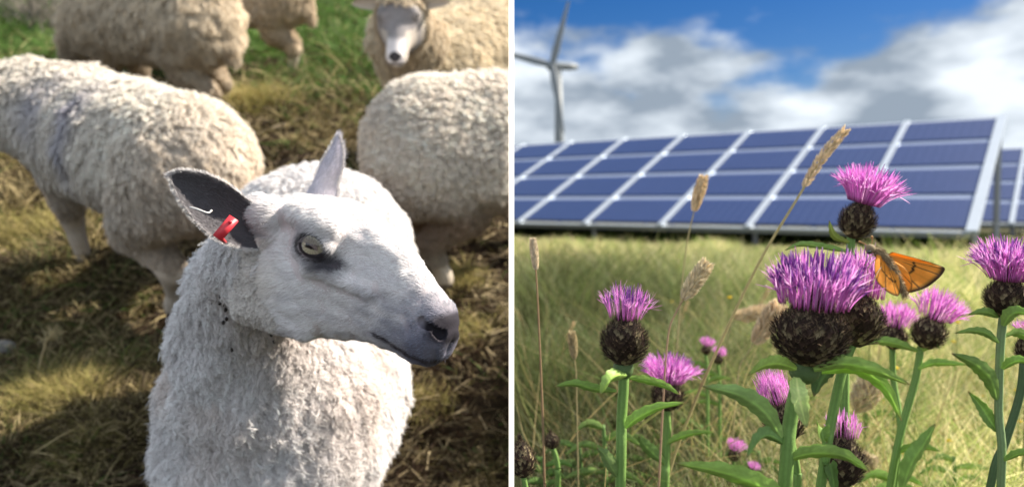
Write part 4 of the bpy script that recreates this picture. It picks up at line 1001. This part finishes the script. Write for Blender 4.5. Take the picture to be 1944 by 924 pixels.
# T5: the pair behind the butterfly
t = thing('thistle', 'two headed thistle out of focus just below and behind the butterfly', 'thistle', ground_under(1690, 924, .92, .0), KG)
flower(t, 1752, 660, .92, 70, 66, 96, 54, dirpx(.22, -1, -.3), 107, 160, .1, .8)
flower(t, 1694, 662, .95, 56, 48, 78, 44, dirpx(.05, -1, -.2), 108, 140, .05, .8)
stem_to_ground(t, [(1748, 658, .92), (1738, 720, .92), (1710, 820, .92), (1690, 924, .92)], (7, 7.5), .92)
stem_to_ground(t, [(1694, 660, .95), (1696, 720, .95), (1706, 780, .94), (1706, 850, .93)], (6, 6), .93)
leaf(t, [(1742, 666, .915), (1700, 652, .90), (1660, 648, .895), (1620, 655, .89)], .0150, seed=51)
leaf(t, [(1744, 700, .915), (1770, 690, .91), (1800, 690, .905), (1838, 692, .90)], .0140, seed=52)
leaf(t, [(1712, 930, .90), (1730, 880, .89), (1755, 840, .885), (1776, 803, .88)], .0260, seed=53, col=(.10, .20, .05))
leaf(t, [(1745, 668, .92), (1760, 660, .91), (1775, 655, .905), (1785, 662, .90)], .012, seed=54)
leaf(t, [(1700, 860, .92), (1730, 850, .91), (1760, 850, .905), (1785, 856, .90)], .0150, seed=55)

# T6: the soft one between the left and the middle thistle
t = thing('thistle', 'out of focus thistle with a wide flat flower between the left and middle ones', 'thistle', ground_under(1270, 924, .95, .0), KG)
flower(t, 1264, 778, .95, 70, 60, 118, 50, dirpx(.08, -1, -.15), 109, 220, .2, .8)
stem_to_ground(t, [(1264, 776, .95), (1266, 820, .95), (1264, 880, .95), (1262, 924, .95)], (9, 9), .95)
leaf(t, [(1266, 842, .945), (1290, 830, .94), (1320, 822, .935), (1358, 820, .93)], .0140, seed=61)
leaf(t, [(1262, 880, .945), (1240, 860, .94), (1225, 845, .935), (1212, 826, .93)], .0200, seed=62, col=(.12, .24, .06))
# T7, T8: behind the middle one
t = thing('thistle', 'thistle half hidden at the left behind the big double headed one', 'thistle', ground_under(1500, 924, .70, .0), KG)
flower(t, 1500, 838, .70, 80, 80, 62, 66, dirpx(-.30, -1, .1), 110, 140, .1, .9)
stem_to_ground(t, [(1500, 835, .70), (1508, 870, .70), (1512, 900, .70), (1512, 940, .70)], (9, 9), .70)
t = thing('thistle', 'dark thistle bud low down between the two stems of the big one', 'thistle', ground_under(1600, 940, .68, .0), KG)
flower(t, 1598, 925, .68, 86, 100, 70, 50, dirpx(.05, -1, .05), 111, 60, .0, .9)
stem_to_ground(t, [(1598, 925, .68), (1600, 935, .68), (1602, 950, .68), (1604, 990, .68)], (9, 9), .68)
# soft far flowers
def far_thistle(px, py, dep, w, label, seed, twin=None, nfl=110):
    t = thing('thistle', label, 'thistle', ground_under(px + 4, 950, dep, .01, .1), KG)
    flower(t, px, py + w * .75, dep, w * .72, w * .65, w * 1.1, w * .55, dirpx(.1, -1, -.25), seed, nfl, .0, .6)
    stem_to_ground(t, [(px, py + w * .75, dep), (px + 3, py + w * 1.4, dep), (px + 4, py + w * 3, dep), (px + 4, max(950, py + w * 4), dep)], (3.2, 3.4), dep)
    for j in range(3):
        s = 1 if j % 2 else -1; y = py + w * (1.6 + j * .9); leaf(t, [(px + 4, y, dep), (px + 4 + s * 20, y - 8, dep), (px + 4 + s * 48, y - 6, dep)], .012, seed=seed + j, n=12)
far_thistle(1339, 650, 1.25, 30, 'small blurred purple flower in the far grass, left one of a close pair', 121)
far_thistle(1362, 668, 1.30, 30, 'small blurred purple flower in the far grass, right one of a close pair', 122)
far_thistle(1392, 845, 1.10, 38, 'blurred pink flower low in the grass left of the big thistle stem', 123)
far_thistle(1428, 884, 1.05, 26, 'small pink flower near the bottom edge left of the big thistle stem', 124)
far_thistle(1707, 880, 1.15, 26, 'small purple flower near the bottom edge right of the big thistle', 125)
def bud(px, py, dep, w, h, label, seed):
    t = thing('thistle_bud', label, 'thistle bud', ground_under(px, 960, dep, .01, .05), 'brown thistle buds')
    flower(t, px, py + h / 2, dep, w, h, 1, 1, dirpx(-.1, -1, 0), seed, 0, 0, .8)
    stem_to_ground(t, [(px, py + h / 2, dep), (px + 6, py + h, dep), (px + 10, py + h * 1.8, dep), (px + 10, py + h * 2.6, dep)], (6, 6), dep)
bud(994, 872, .78, 62, 66, 'brown thistle bud low at the edge of the white post', 131)
bud(1049, 836, 1.0, 36, 30, 'small dark bud right of the larger brown bud by the post', 132)

# ------------------------------------------------------------------ orange butterfly
def butterfly():
    d = .566; root = thing('butterfly', 'orange skipper butterfly with dark wing edges feeding on the big thistle flower', 'butterfly', P(1690, 520, d))
    K = d / 1400
    def wing(outl, rootpt, name, veins, dark_edge, hump, seed, mark=None):
        o = np.array(outl, float); n = 60; c = bez([np.array([a[0], a[1], a[2]]) for a in outl] , n); r0 = np.array(rootpt, float); m = 26; rows = []
        for i in range(n):
            s = np.linspace(0, 1, m)[:, None]; rows.append(r0 + (c[i] - r0) * s)
        g = np.array(rows); u = np.tile(np.linspace(0, 1, m), (n, 1)); a = np.tile(np.linspace(0, 1, n)[:, None], (1, m))
        w = P(g[..., 0], g[..., 1], g[..., 2]) + (F_ * -1) * (hump * np.sin(PI * u) * K)[..., None] + F_ * (np.sin(a * veins * PI) * .35 * u * K)[..., None]
        col = V(.92, .44, .07) * np.ones((n, m, 1)) * (1 - .12 * (np.abs(np.sin(a * veins * PI)) < .18) * (u > .2))[..., None]
        vein = ((np.abs(np.sin(a * veins * PI)) < .13) & (u > .28))[..., None]; col = np.where(vein, V(.16, .075, .03), col)
        e = np.clip((u - (1 - dark_edge)) / .05, 0, 1)[..., None] * (.35 + .65 * np.clip(np.sin(PI * np.clip(a * 1.0, 0, 1)) * 3, 0, 1))[..., None]; col = col * (1 - e) + V(.10, .055, .03) * e
        b = np.clip((.22 - u) / .2, 0, 1)[..., None] * .7; col = col * (1 - b) + V(.22, .15, .08) * b
        if mark is not None:
            x0, x1, u0, u1 = mark; mk = (a > x0) & (a < x1) & (np.abs(u - (u0 + (u1 - u0) * (a - x0) / (x1 - x0))) < .022); col[mk] = V(.04, .02, .015)
        v = w.reshape(-1, 3); i = np.arange(n - 1)[:, None] * m; j = np.arange(m - 1)[None]; q = np.stack([i + j, i + j + 1, i + j + m + 1, i + j + m], -1).reshape(-1, 4)
        mesh_obj(name, np.concatenate([v, v + F_ * .00012]), [q, q[:, ::-1] + len(v)], M_WING, root, np.tile(col.reshape(-1, 3), (2, 1)))
    # far pair first, then the near ones
    wing([(1694, 478, d), (1740, 490, d + .004), (1782, 503, d + .008), (1794, 510, d + .008), (1786, 524, d + .007), (1762, 544, d + .005), (1736, 554, d + .003), (1722, 556, d + .002)], (1684, 486, d + .001), 'forewing', 9, .10, -3, 1, (.40, .80, .46, .60))
    wing([(1664, 482, d - .002), (1660, 505, d - .008), (1664, 532, d - .010), (1682, 552, d - .010), (1702, 562, d - .009), (1708, 556, d - .008), (1708, 530, d - .006), (1700, 500, d - .003)], (1676, 482, d), 'hindwing', 7, .07, 3, 2, (.15, .75, .40, .72))
    wing([(1690, 490, d + .002), (1722, 512, d), (1732, 540, d), (1726, 556, d), (1716, 560, d), (1708, 540, d)], (1684, 490, d), 'hindwing', 5, .06, 1, 3)
    b = bez([P(1657, 474, d), P(1672, 482, d), P(1692, 505, d - .003), (P(1708, 535, d - .003)), P(1718, 562, d - .001)], 14)
    v, pl = tube(b, np.array([.0030, .0036, .0044, .0048, .0046, .0040, .0034, .0031, .0028, .0027, .0025, .0022, .0018, .0010]) * .72, 10); mesh_obj('body', v, pl, M_FUZZ, root, V(.20, .15, .085))
    n = 1500; k = rs.randint(0, 13, n); dd = nrm(rs.randn(n, 3)); T = nrm(np.gradient(b, axis=0))[k]; dd = nrm(tanproj(dd, T)); p0 = b[k] + T * rs.rand(n, 1) * .004 + dd * (.0027 - .00014 * k[:, None]); s = np.linspace(0, 1, 3)[None, :, None]
    C = p0[:, None] + nrm(dd + T * 1.1)[:, None] * .0028 * s; rv, rq = ribbons(C, np.full((n, 3), .00022), rs.randn(n, 3)); mesh_obj('fuzz', rv, rq, M_FUZZ, root, np.repeat(np.where(rs.rand(n, 1) < .5, V(.42, .34, .20), V(.16, .11, .06)), 6, 0))
    v, pl = ellipsoid(P(1652, 472, d - .001), np.array([R_ * .0038, F_ * .0036, U_ * .0036])); mesh_obj('head', v, pl, M_FUZZ, root, V(.22, .17, .10))
    v, pl = ellipsoid(P(1650, 478, d - .0035), np.array([R_, F_, U_]) * .0019); mesh_obj('eye', v, pl, M_EYE, root, V(.02, .015, .012))
    for a in ([P(1653, 466, d), P(1656, 458, d), P(1655, 448, d - .002)], [P(1648, 467, d), P(1640, 462, d), P(1630, 458, d + .002)]):
        v, pl = tube(bez(a, 8), [.0004] * 6 + [.0009, .0008], 6); mesh_obj('antenna', v, pl, M_FUZZ, root, V(.35, .20, .08))
    for a in ([P(1660, 482, d - .002), P(1650, 490, d - .006), P(1642, 505, d - .008)], [P(1664, 490, d - .003), P(1650, 505, d - .008), P(1646, 522, d - .010)], [P(1676, 502, d - .003), P(1664, 520, d - .012), P(1655, 540, d - .014)]):
        v, pl = tube(bez(a, 8), .00035, 5); mesh_obj('leg', v, pl, M_FUZZ, root, V(.30, .22, .14))
butterfly()

# ------------------------------------------------------------------ seeding grasses
SG = 'dry seeding grasses in the meadow'
def seed_grass(pts, hl, wpx, dep, label, col=(.50, .40, .24), seed=1, loose=.0, stemr=1.6, scol=(.40, .34, .18)):
    """pts from the tip down; hl = share of the length that carries seed"""
    rs.seed(seed); k = dep / 1400; p = [P(x, y, d_) for x, y, d_ in pts]; c = bez(p, 40); e = c[-1]; g = V(e[0] + (c[-1] - c[-3])[0] * 2, e[1] + .03, 0.)
    t = thing('seed_stalk', label, 'grass stalk', g, SG)
    v, pl = tube(bez([*c[::3], c[-1], (c[-1] + g) / 2 + V(0, 0, .0), g], 30), np.linspace(stemr * .5, stemr * 1.2, 30) * k, 6); mesh_obj('stem', v, pl, M_DRY, t, V(*scol))
    m = int(40 * hl); n = 520; i = rs.randint(0, max(2, m), n); T = nrm(np.gradient(c, axis=0))[i]; a = nrm(tanproj(rs.randn(n, 3), T)); prof = np.sin(PI * np.clip((i + 1.) / (m + 1), 0, 1)) ** .5
    b = c[i] + T * rs.rand(n, 1) * np.linalg.norm(c[1] - c[0]) + a * (wpx * .28 * k * prof * (1 + loose * rs.rand(n)))[:, None]; ln = wpx * .55 * k * (1 + loose)
    s = np.linspace(0, 1, 4)[None, :, None]; C = b[:, None] + nrm(a * (.5 + loose) - T * 1.2)[:, None] * ln * s; W = np.array([[.5, 1, .9, .15]]) * wpx * .16 * k * np.ones((n, 1))
    rv, rq = ribbons(C, W, rs.randn(n, 3)); cc = V(*col) * (.7 + .6 * rs.rand(n, 1)); mesh_obj('seed_head', rv, rq, M_DRY, t, np.repeat(cc, 8, 0))
D_ = 1.1
seed_grass([(1012, 458, .85), (1018, 520, .85), (1024, 640, .85), (1030, 780, .85), (1034, 930, .85)], .24, 17, .85, 'tall straight grass stalk with a narrow pale seed head beside the white post', (.76, .66, .50), 1, 0, 2.6, (.36, .24, .14))
seed_grass([(1086, 636, 1.0), (1090, 676, 1.0), (1094, 714, 1.0), (1096, 820, 1.0), (1098, 940, 1.0)], .28, 19, 1.0, 'shorter stalk with a blunt cream seed head left of the upright thistle', (.55, .46, .28), 2)
seed_grass([(1334, 342, 1.15), (1318, 400, 1.15), (1302, 476, 1.15), (1288, 620, 1.15), (1270, 900, 1.15)], .26, 24, 1.15, 'broad pale orange seed head reaching up over the panels at the centre left', (.80, .64, .42), 3)
seed_grass([(1604, 248, .95), (1560, 300, .95), (1515, 375, .95), (1440, 500, .95), (1350, 690, .95), (1285, 850, .95), (1262, 930, .95)], .32, 17, .95, 'very tall leaning grass stalk crossing diagonally in front of the panels', (.80, .64, .42), 4, .2, 3.2, (.50, .42, .20))
seed_grass([(1340, 503, .88), (1312, 545, .88), (1284, 592, .88), (1268, 640, .88), (1258, 780, .88), (1250, 940, .88)], .30, 20, .88, 'loose cream grass panicle leaning right between left and middle thistle', (.74, .64, .44), 5, .5, 2, (.45, .30, .2))
seed_grass([(1475, 585, 1.2), (1450, 625, 1.2), (1420, 670, 1.2), (1400, 720, 1.2), (1385, 940, 1.2)], .40, 26, 1.2, 'soft beige seed head just left of the big thistle head', (.72, .58, .40), 6, .4)
seed_grass([(1660, 722, 1.2), (1640, 755, 1.2), (1622, 790, 1.2), (1600, 850, 1.2), (1590, 940, 1.2)], .45, 28, 1.2, 'soft pale seed head low between the big thistle and the stem to its right', (.66, .55, .38), 7, .6)
seed_grass([(1452, 590, 1.5), (1420, 598, 1.5), (1390, 612, 1.5), (1376, 700, 1.5), (1370, 940, 1.5)], .45, 18, 1.5, 'arching fawn seed head behind the leaning stalk', (.68, .55, .36), 8, .5)
seed_grass([(1650, 870, 1.1), (1640, 890, 1.1), (1634, 910, 1.1), (1630, 980, 1.1)], .5, 20, 1.1, 'low pale seed head by the bottom edge right of the big thistle', (.6, .5, .34), 9, .5)
rs.seed(77)
locs = [(rs.uniform(985, 1940), rs.uniform(500, 760)) for _ in range(14)]
for i, (x, y) in enumerate(locs):
    dep = 1.5 + 2.2 * rs.rand(); lean = rs.randn() * 60
    seed_grass([(x + lean, y, dep), (x + lean * .6, y + 40, dep), (x + lean * .2, y + 120, dep), (x, y + 260, dep)], .5, 4 + 2 * rs.rand(), dep, 'one of many soft dry grass heads scattered in the blurred meadow', (.62 + .1 * rs.rand(), .52, .32), 200 + i, .6, 1.3)

OB = V(6.859, 10.997, CAMZ - .314)
hh = V(math.sin(math.radians(37.34)), math.cos(math.radians(37.34)), 0)
def meadow_grass():
    rs.seed(91)
    def lay(n, py0, py1, hfun, wk, cols, seed, dmin=1.0, pw=1.0):
        rs.seed(seed); px = rs.uniform(930, 2300, n); py = py0 + (py1 - py0) * rs.rand(n) ** pw
        dd = P(px, py, 1.0) - C0; t = CAMZ / -dd[:, 2]; g = C0 + dd * t[:, None]; ok = (g[:, 0] > .012) & (t > dmin); g = g[ok]; t = t[ok]; n = len(g)
        p = g * V(1, 1, 0); nz = fbm(p, 1.1, 5, 3) + .5 * vnoise(p, 4.5, 8); h = hfun(g, n, nz); c = cols(g, n, nz); g[:, 2] = meadow_pt(g[:, 0], g[:, 1])[:, 2] - .005
        rv, rq, cc = blades(n, g, V(0, 0, 1), h, wk * np.maximum(t, .8) ** .9 * (.6 + .8 * rs.rand(n)), .25 + .6 * rs.rand(n), c, 4, seed + 1, (1, .004)); return rv, rq, cc
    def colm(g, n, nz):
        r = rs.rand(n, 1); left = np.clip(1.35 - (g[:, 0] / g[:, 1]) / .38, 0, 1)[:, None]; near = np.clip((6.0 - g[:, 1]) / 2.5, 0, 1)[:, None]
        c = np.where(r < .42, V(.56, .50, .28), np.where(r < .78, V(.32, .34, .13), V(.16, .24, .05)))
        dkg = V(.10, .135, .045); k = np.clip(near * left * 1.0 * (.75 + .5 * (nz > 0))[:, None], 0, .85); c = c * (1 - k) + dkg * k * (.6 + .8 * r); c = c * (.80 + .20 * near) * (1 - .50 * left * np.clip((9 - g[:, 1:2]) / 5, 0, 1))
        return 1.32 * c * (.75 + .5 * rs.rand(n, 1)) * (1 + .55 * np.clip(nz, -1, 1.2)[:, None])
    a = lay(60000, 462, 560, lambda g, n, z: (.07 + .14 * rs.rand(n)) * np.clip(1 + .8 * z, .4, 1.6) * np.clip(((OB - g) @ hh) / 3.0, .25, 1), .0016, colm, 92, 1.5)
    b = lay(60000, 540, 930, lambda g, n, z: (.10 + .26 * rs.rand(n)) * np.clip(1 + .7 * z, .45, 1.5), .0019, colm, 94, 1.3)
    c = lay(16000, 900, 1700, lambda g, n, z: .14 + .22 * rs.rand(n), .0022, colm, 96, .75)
    v, pl, t = join([a, b, c]); o = mesh_obj('meadow_grass', v, pl, M_BLADE, None, t); o['kind'] = 'stuff'; tag(o, 'long green and golden grass filling the meadow below the panels', 'grass')
    # yellow specks of small flowers
    rs.seed(99); n = 420; px = rs.uniform(985, 1960, n); py = rs.uniform(520, 930, n); px = np.where(rs.rand(n) < .6, rs.uniform(1620, 1960, n), px); dep = 1.2 + 2.5 * rs.rand(n); c = P(px, py, dep); ok = (c[:, 2] > .08) & (c[:, 2] < .42); c = c[ok]; parts = []
    for q in c[:30]:
        v, pl = ellipsoid(q, np.diag([.006, .006, .003]), 8, 4); parts.append((v, pl, V(.75, .55, .03)))
        v, pl = tube([q, V(q[0], q[1] + .01, 0)], .0012, 4, False); parts.append((v, pl, V(.12, .18, .05)))
    v, pl, t = join(parts); o = mesh_obj('buttercups', v, pl, M_BLADE, None, t); o['kind'] = 'stuff'; tag(o, 'tiny yellow wildflowers sprinkled through the right of the meadow', 'wildflowers')
meadow_grass()
def tall_grass():
    rs.seed(191); n = 900; px = rs.uniform(985, 1990, n); dep = .95 + 1.1 * rs.rand(n); dd = P(px, 924, 1.0) - C0; g = C0 + dd * dep[:, None]; g[:, 2] = 0; g[:, 1] += .1
    c = np.where(rs.rand(n, 1) < .45, V(.50, .40, .18), np.where(rs.rand(n, 1) < .5, V(.16, .26, .06), V(.34, .36, .12))) * (.6 + .6 * rs.rand(n, 1))
    left = (px < 1330); c[left] *= .6
    rv, rq, cc = blades(n, g, V(0, 0, 1), .28 + .26 * rs.rand(n), np.full(n, .0034) * (.5 + .8 * rs.rand(n)), .25 + .75 * rs.rand(n), c, 9, 192, (1, .004))
    o = mesh_obj('tall_grass', rv, rq, M_BLADE, None, cc); o['kind'] = 'stuff'; tag(o, 'loose tall blades of grass between the thistles and the meadow', 'grass')
tall_grass()
# leafy undergrowth at the foot of the thistles
def herb(px, py, dep, label, n, seed, col):
    t = thing('leafy_herb', label, 'plant', ground_under(px, 960, dep), 'green leafy plants under the thistles'); rs.seed(seed)
    stem_to_ground(t, [(px, py, dep), (px + 3, py + 40, dep), (px + 5, py + 110, dep), (px + 5, max(py + 180, 950), dep)], (3.5, 4.5), dep, col=col)
    sd = rs.rand(n, 4)
    for j in range(n):
        s = 1 if j % 2 else -1; y = py + 8 + (j * (930 - py) / n); l = 40 + 45 * sd[j, 0]
        leaf(t, [(px + 3, y, dep), (px + s * l * .5, y - 16 * sd[j, 1], dep - .02 * sd[j, 2]), (px + s * l, y + 12 * sd[j, 3], dep - .03 * sd[j, 2])], .011 + .008 * sd[j, 2], seed=seed + j, col=col, n=14)
for a in [(1145, 800, .85, 'pale green herb just left of the upright thistle stem', 6, 301, (.12, .22, .06)), (1100, 840, .95, 'leafy herb at the bottom left by the small dark bud', 6, 302, (.09, .18, .05)), (1030, 860, .85, 'leafy herb at the bottom corner beside the white post', 6, 303, (.08, .17, .045)),
          (1330, 800, 1.1, 'blurred herb below the soft wide thistle', 7, 304, (.12, .22, .06)), (1230, 830, 1.0, 'blurred green herb right of the upright thistle stem', 6, 305, (.11, .22, .055)), (1640, 760, 1.2, 'light green herb between the middle thistle and its right neighbour', 7, 306, (.13, .24, .06)),
          (1810, 860, .95, 'broad leaved herb low between the two right hand thistles', 5, 307, (.12, .23, .06)), (1440, 850, .95, 'green herb at the foot of the big thistle, left side', 6, 308, (.10, .20, .05)), (1700, 900, .8, 'short herb at the bottom edge right of centre', 4, 309, (.12, .24, .05))]:
    herb(a[0], a[1] + 6, a[2] * 1.25, *a[3:])

# ------------------------------------------------------------------ solar tables
def solar_table(origin, ncol, label, az=37.34, tilt=24.83, W=1.685, Hh=5.16, nrow=4):
    a, t = math.radians(az), math.radians(tilt); u = nrm(V(-math.cos(a), math.sin(a), .0074)); h = V(math.sin(a), math.cos(a), 0)
    v = h * math.cos(t) + V(0, 0, 1) * math.sin(t); v = nrm(v - u * (u @ v)); n = np.cross(v, u); n = n if n[2] > 0 else -n
    o = np.asarray(origin, float); root = thing('solar_table', label, 'solar panels', V(o[0], o[1], 0), 'rows of solar panels across the meadow')
    M = np.array([u, v, n]); at = lambda x, y, z=0: o + u * x + v * y + n * z
    mm = mat('solar_cell', .55, .35, noise=.08, nscale=3)
    cw = W; gap = .10; rh = Hh / nrow; rg = .25
    for i in range(ncol):
        for j in range(nrow):
            c = at(i * cw + cw / 2, j * rh + rh / 2, 0)
            vv, pl = box(c, ((cw - gap) / 2, (rh - rg) / 2, .018), M)
            pn = mesh_obj('panel', vv, pl, mm, root, V(.020, .042, .13), False)
            if i < 4:
                parts = []
                for k in range(1, 10): b, q = box(at(i * cw + gap / 2 + (cw - gap) * k / 10, j * rh + rh / 2, .0195), (.003, (rh - rg) / 2, .001), M); parts.append((b, q, V(.07, .10, .24)))
                vv, pl, tt = join(parts); subpart(mesh_obj('busbars', vv, pl, M_ALU, root, tt, False), pn)
    for j in range(nrow + 1):            # pale strips between the rows
        wd = rg - .02 if 0 < j < nrow else .07
        b, q = box(at(ncol * cw / 2, j * rh, -.02), (ncol * cw / 2, wd / 2 + .01, .012), M); mesh_obj('cross_rail', b, q, M_ALU, root, V(.30, .36, .50) if 0 < j < nrow else V(.45, .50, .58), False)
    for i in range(ncol + 1):
        b, q = box(at(i * cw, Hh / 2, .008), ((gap / 2 + .005) if i else .08, Hh / 2 + .03, .030), M); mesh_obj('column_rail', b, q, M_ALU, root, V(.50, .56, .62), False)
        if i % 2 == 0:
            for yy in (.35, Hh - .7):
                p = at(i * cw, yy, -.06); v_, q_ = box(V(p[0], p[1], p[2] / 2), (.04, .04, p[2] / 2)); mesh_obj('leg', v_, q_, M_ALU, root, V(.30, .31, .33), False)
    b, q = box(at(ncol * cw / 2, -.05, -.03), (ncol * cw / 2, .02, .045), M); mesh_obj('lower_edge', b, q, M_ALU, root, V(.38, .42, .46), False)
OB = C0 * 0 + V(6.859, 10.997, CAMZ - .314)
solar_table(OB, 15, 'long tilted row of blue solar panels in pale frames spanning the meadow')
hh = V(math.sin(math.radians(37.34)), math.cos(math.radians(37.34)), 0); uu = V(-math.cos(math.radians(37.34)), math.sin(math.radians(37.34)), .0074)
solar_table(OB + hh * 9.0 - uu * 3.35, 9, 'second row of solar panels farther back, showing at the right edge')
solar_table(OB + hh * 18.0 - uu * 8.2, 9, 'farthest row of solar panels, a sliver at the right edge of the picture')

# ------------------------------------------------------------------ dark hedge seen under and beyond the panels
def hedge(p0, p1, h, dpt, n, label, seed):
    rs.seed(seed); p0, p1 = np.array(p0, float), np.array(p1, float); root = thing('hedge', label, 'hedge', (p0 + p1) / 2, 'hedges behind the panels'); s = rs.rand(n, 1); ax = nrm(p1 - p0); sd = np.cross(ax, V(0, 0, 1))
    c = p0 + (p1 - p0) * s; top = h * (.75 + .25 * vnoise(c, .6, 3)); b = c + sd * rs.randn(n, 1) * dpt * .4; b[:, 2] = top * rs.rand(n) ** .7
    d = nrm(rs.randn(n, 3)); S = np.linspace(-.5, .5, 3)[None, :, None]; ls = .10; C = b[:, None] + d[:, None] * ls * S; rv, rq = ribbons(C, np.array([[.3, 1, .3]]) * ls * .55 * np.ones((n, 1)), rs.randn(n, 3))
    mesh_obj('foliage', rv, rq, M_BLADE, root, np.repeat(V(.055, .075, .025) * (.6 + .9 * rs.rand(n, 1)), 6, 0))
    m = 40; parts = []
    for k in range(m):
        q = p0 + (p1 - p0) * (k + rs.rand()) / m; v, pl = tube([q, q + V(.05, 0, h * .6)], [.03, .012], 5); parts.append((v, pl, V(.10, .07, .045)))
    v, pl, t = join(parts); o = mesh_obj('stems', v, pl, M_DRY, root, t); o['kind'] = 'stuff'
uc = uu / np.linalg.norm(uu)
hedge(OB + hh * .9 - uc * .1 - V(0, 0, OB[2]), OB + hh * .9 + uc * 19 - V(0, 0, OB[2]), .30, .5, 26000, 'low dark hedge in the gap under the main row of panels', 5)
hedge(V(12, 60, 0), V(70, 62, 0), 2.2, 1.5, 9000, 'far hedge line on the horizon to the right of the panels', 6)

# ------------------------------------------------------------------ wind turbine
def turbine():
    dep = 95.; k = dep / 1400; c = P(1060, 127, dep); root = thing('wind_turbine', 'grey three bladed wind turbine standing behind the solar panels at the far left', 'wind turbine', V(c[0], c[1], 0))
    v, pl = tube([V(c[0] + .3, c[1], 0), V(c[0] + .15, c[1], c[2] * .5), V(c[0], c[1], c[2])], [.70, .60, .42], 20); mesh_obj('tower', v, pl, M_WHITE, root, V(.20, .22, .235))
    v, pl = tube([P(1044, 126, dep - .5), P(1060, 126, dep), P(1080, 127, dep + .4), P(1096, 127, dep + .7)], [.38, .50, .48, .36], 16); mesh_obj('nacelle', v, pl, M_WHITE, root, V(.20, .22, .235))
    v, pl = ellipsoid(P(1046, 126, dep - 1.2), np.eye(3) * .62); hub = mesh_obj('hub', v, pl, M_WHITE, root, V(.20, .22, .235))
    for dx, dy, ln in ((30, -116, 125), (-116, -30, 125), (24, 140, 130)):
        a = nrm(V(dx, dy, 0)); n = 14; s = np.linspace(0, 1, n); pts = np.array([P(1048 + a[0] * ln * t, 124 + a[1] * ln * t, dep - 1.6 - 0.8 * t) for t in s]); w = np.interp(s, [0, .12, .25, 1], [.45, .55, .62, .18]); T = nrm(pts[-1] - pts[0]); sd = nrm(np.cross(T, F_)); rows = []
        for i in range(n):
            for q in np.linspace(0, 2 * PI, 11)[:-1]: rows.append(pts[i] + sd * math.cos(q) * w[i] * .8 + F_ * math.sin(q) * w[i] * .22)
        g = np.array(rows); i = np.arange(n - 1)[:, None] * 10; j = np.arange(10)[None]; kk = (j + 1) % 10; mesh_obj('blade', g, np.stack([i + j, i + kk, i + 10 + kk, i + 10 + j], -1).reshape(-1, 4), M_WHITE, root, V(.20, .22, .24))
turbine()
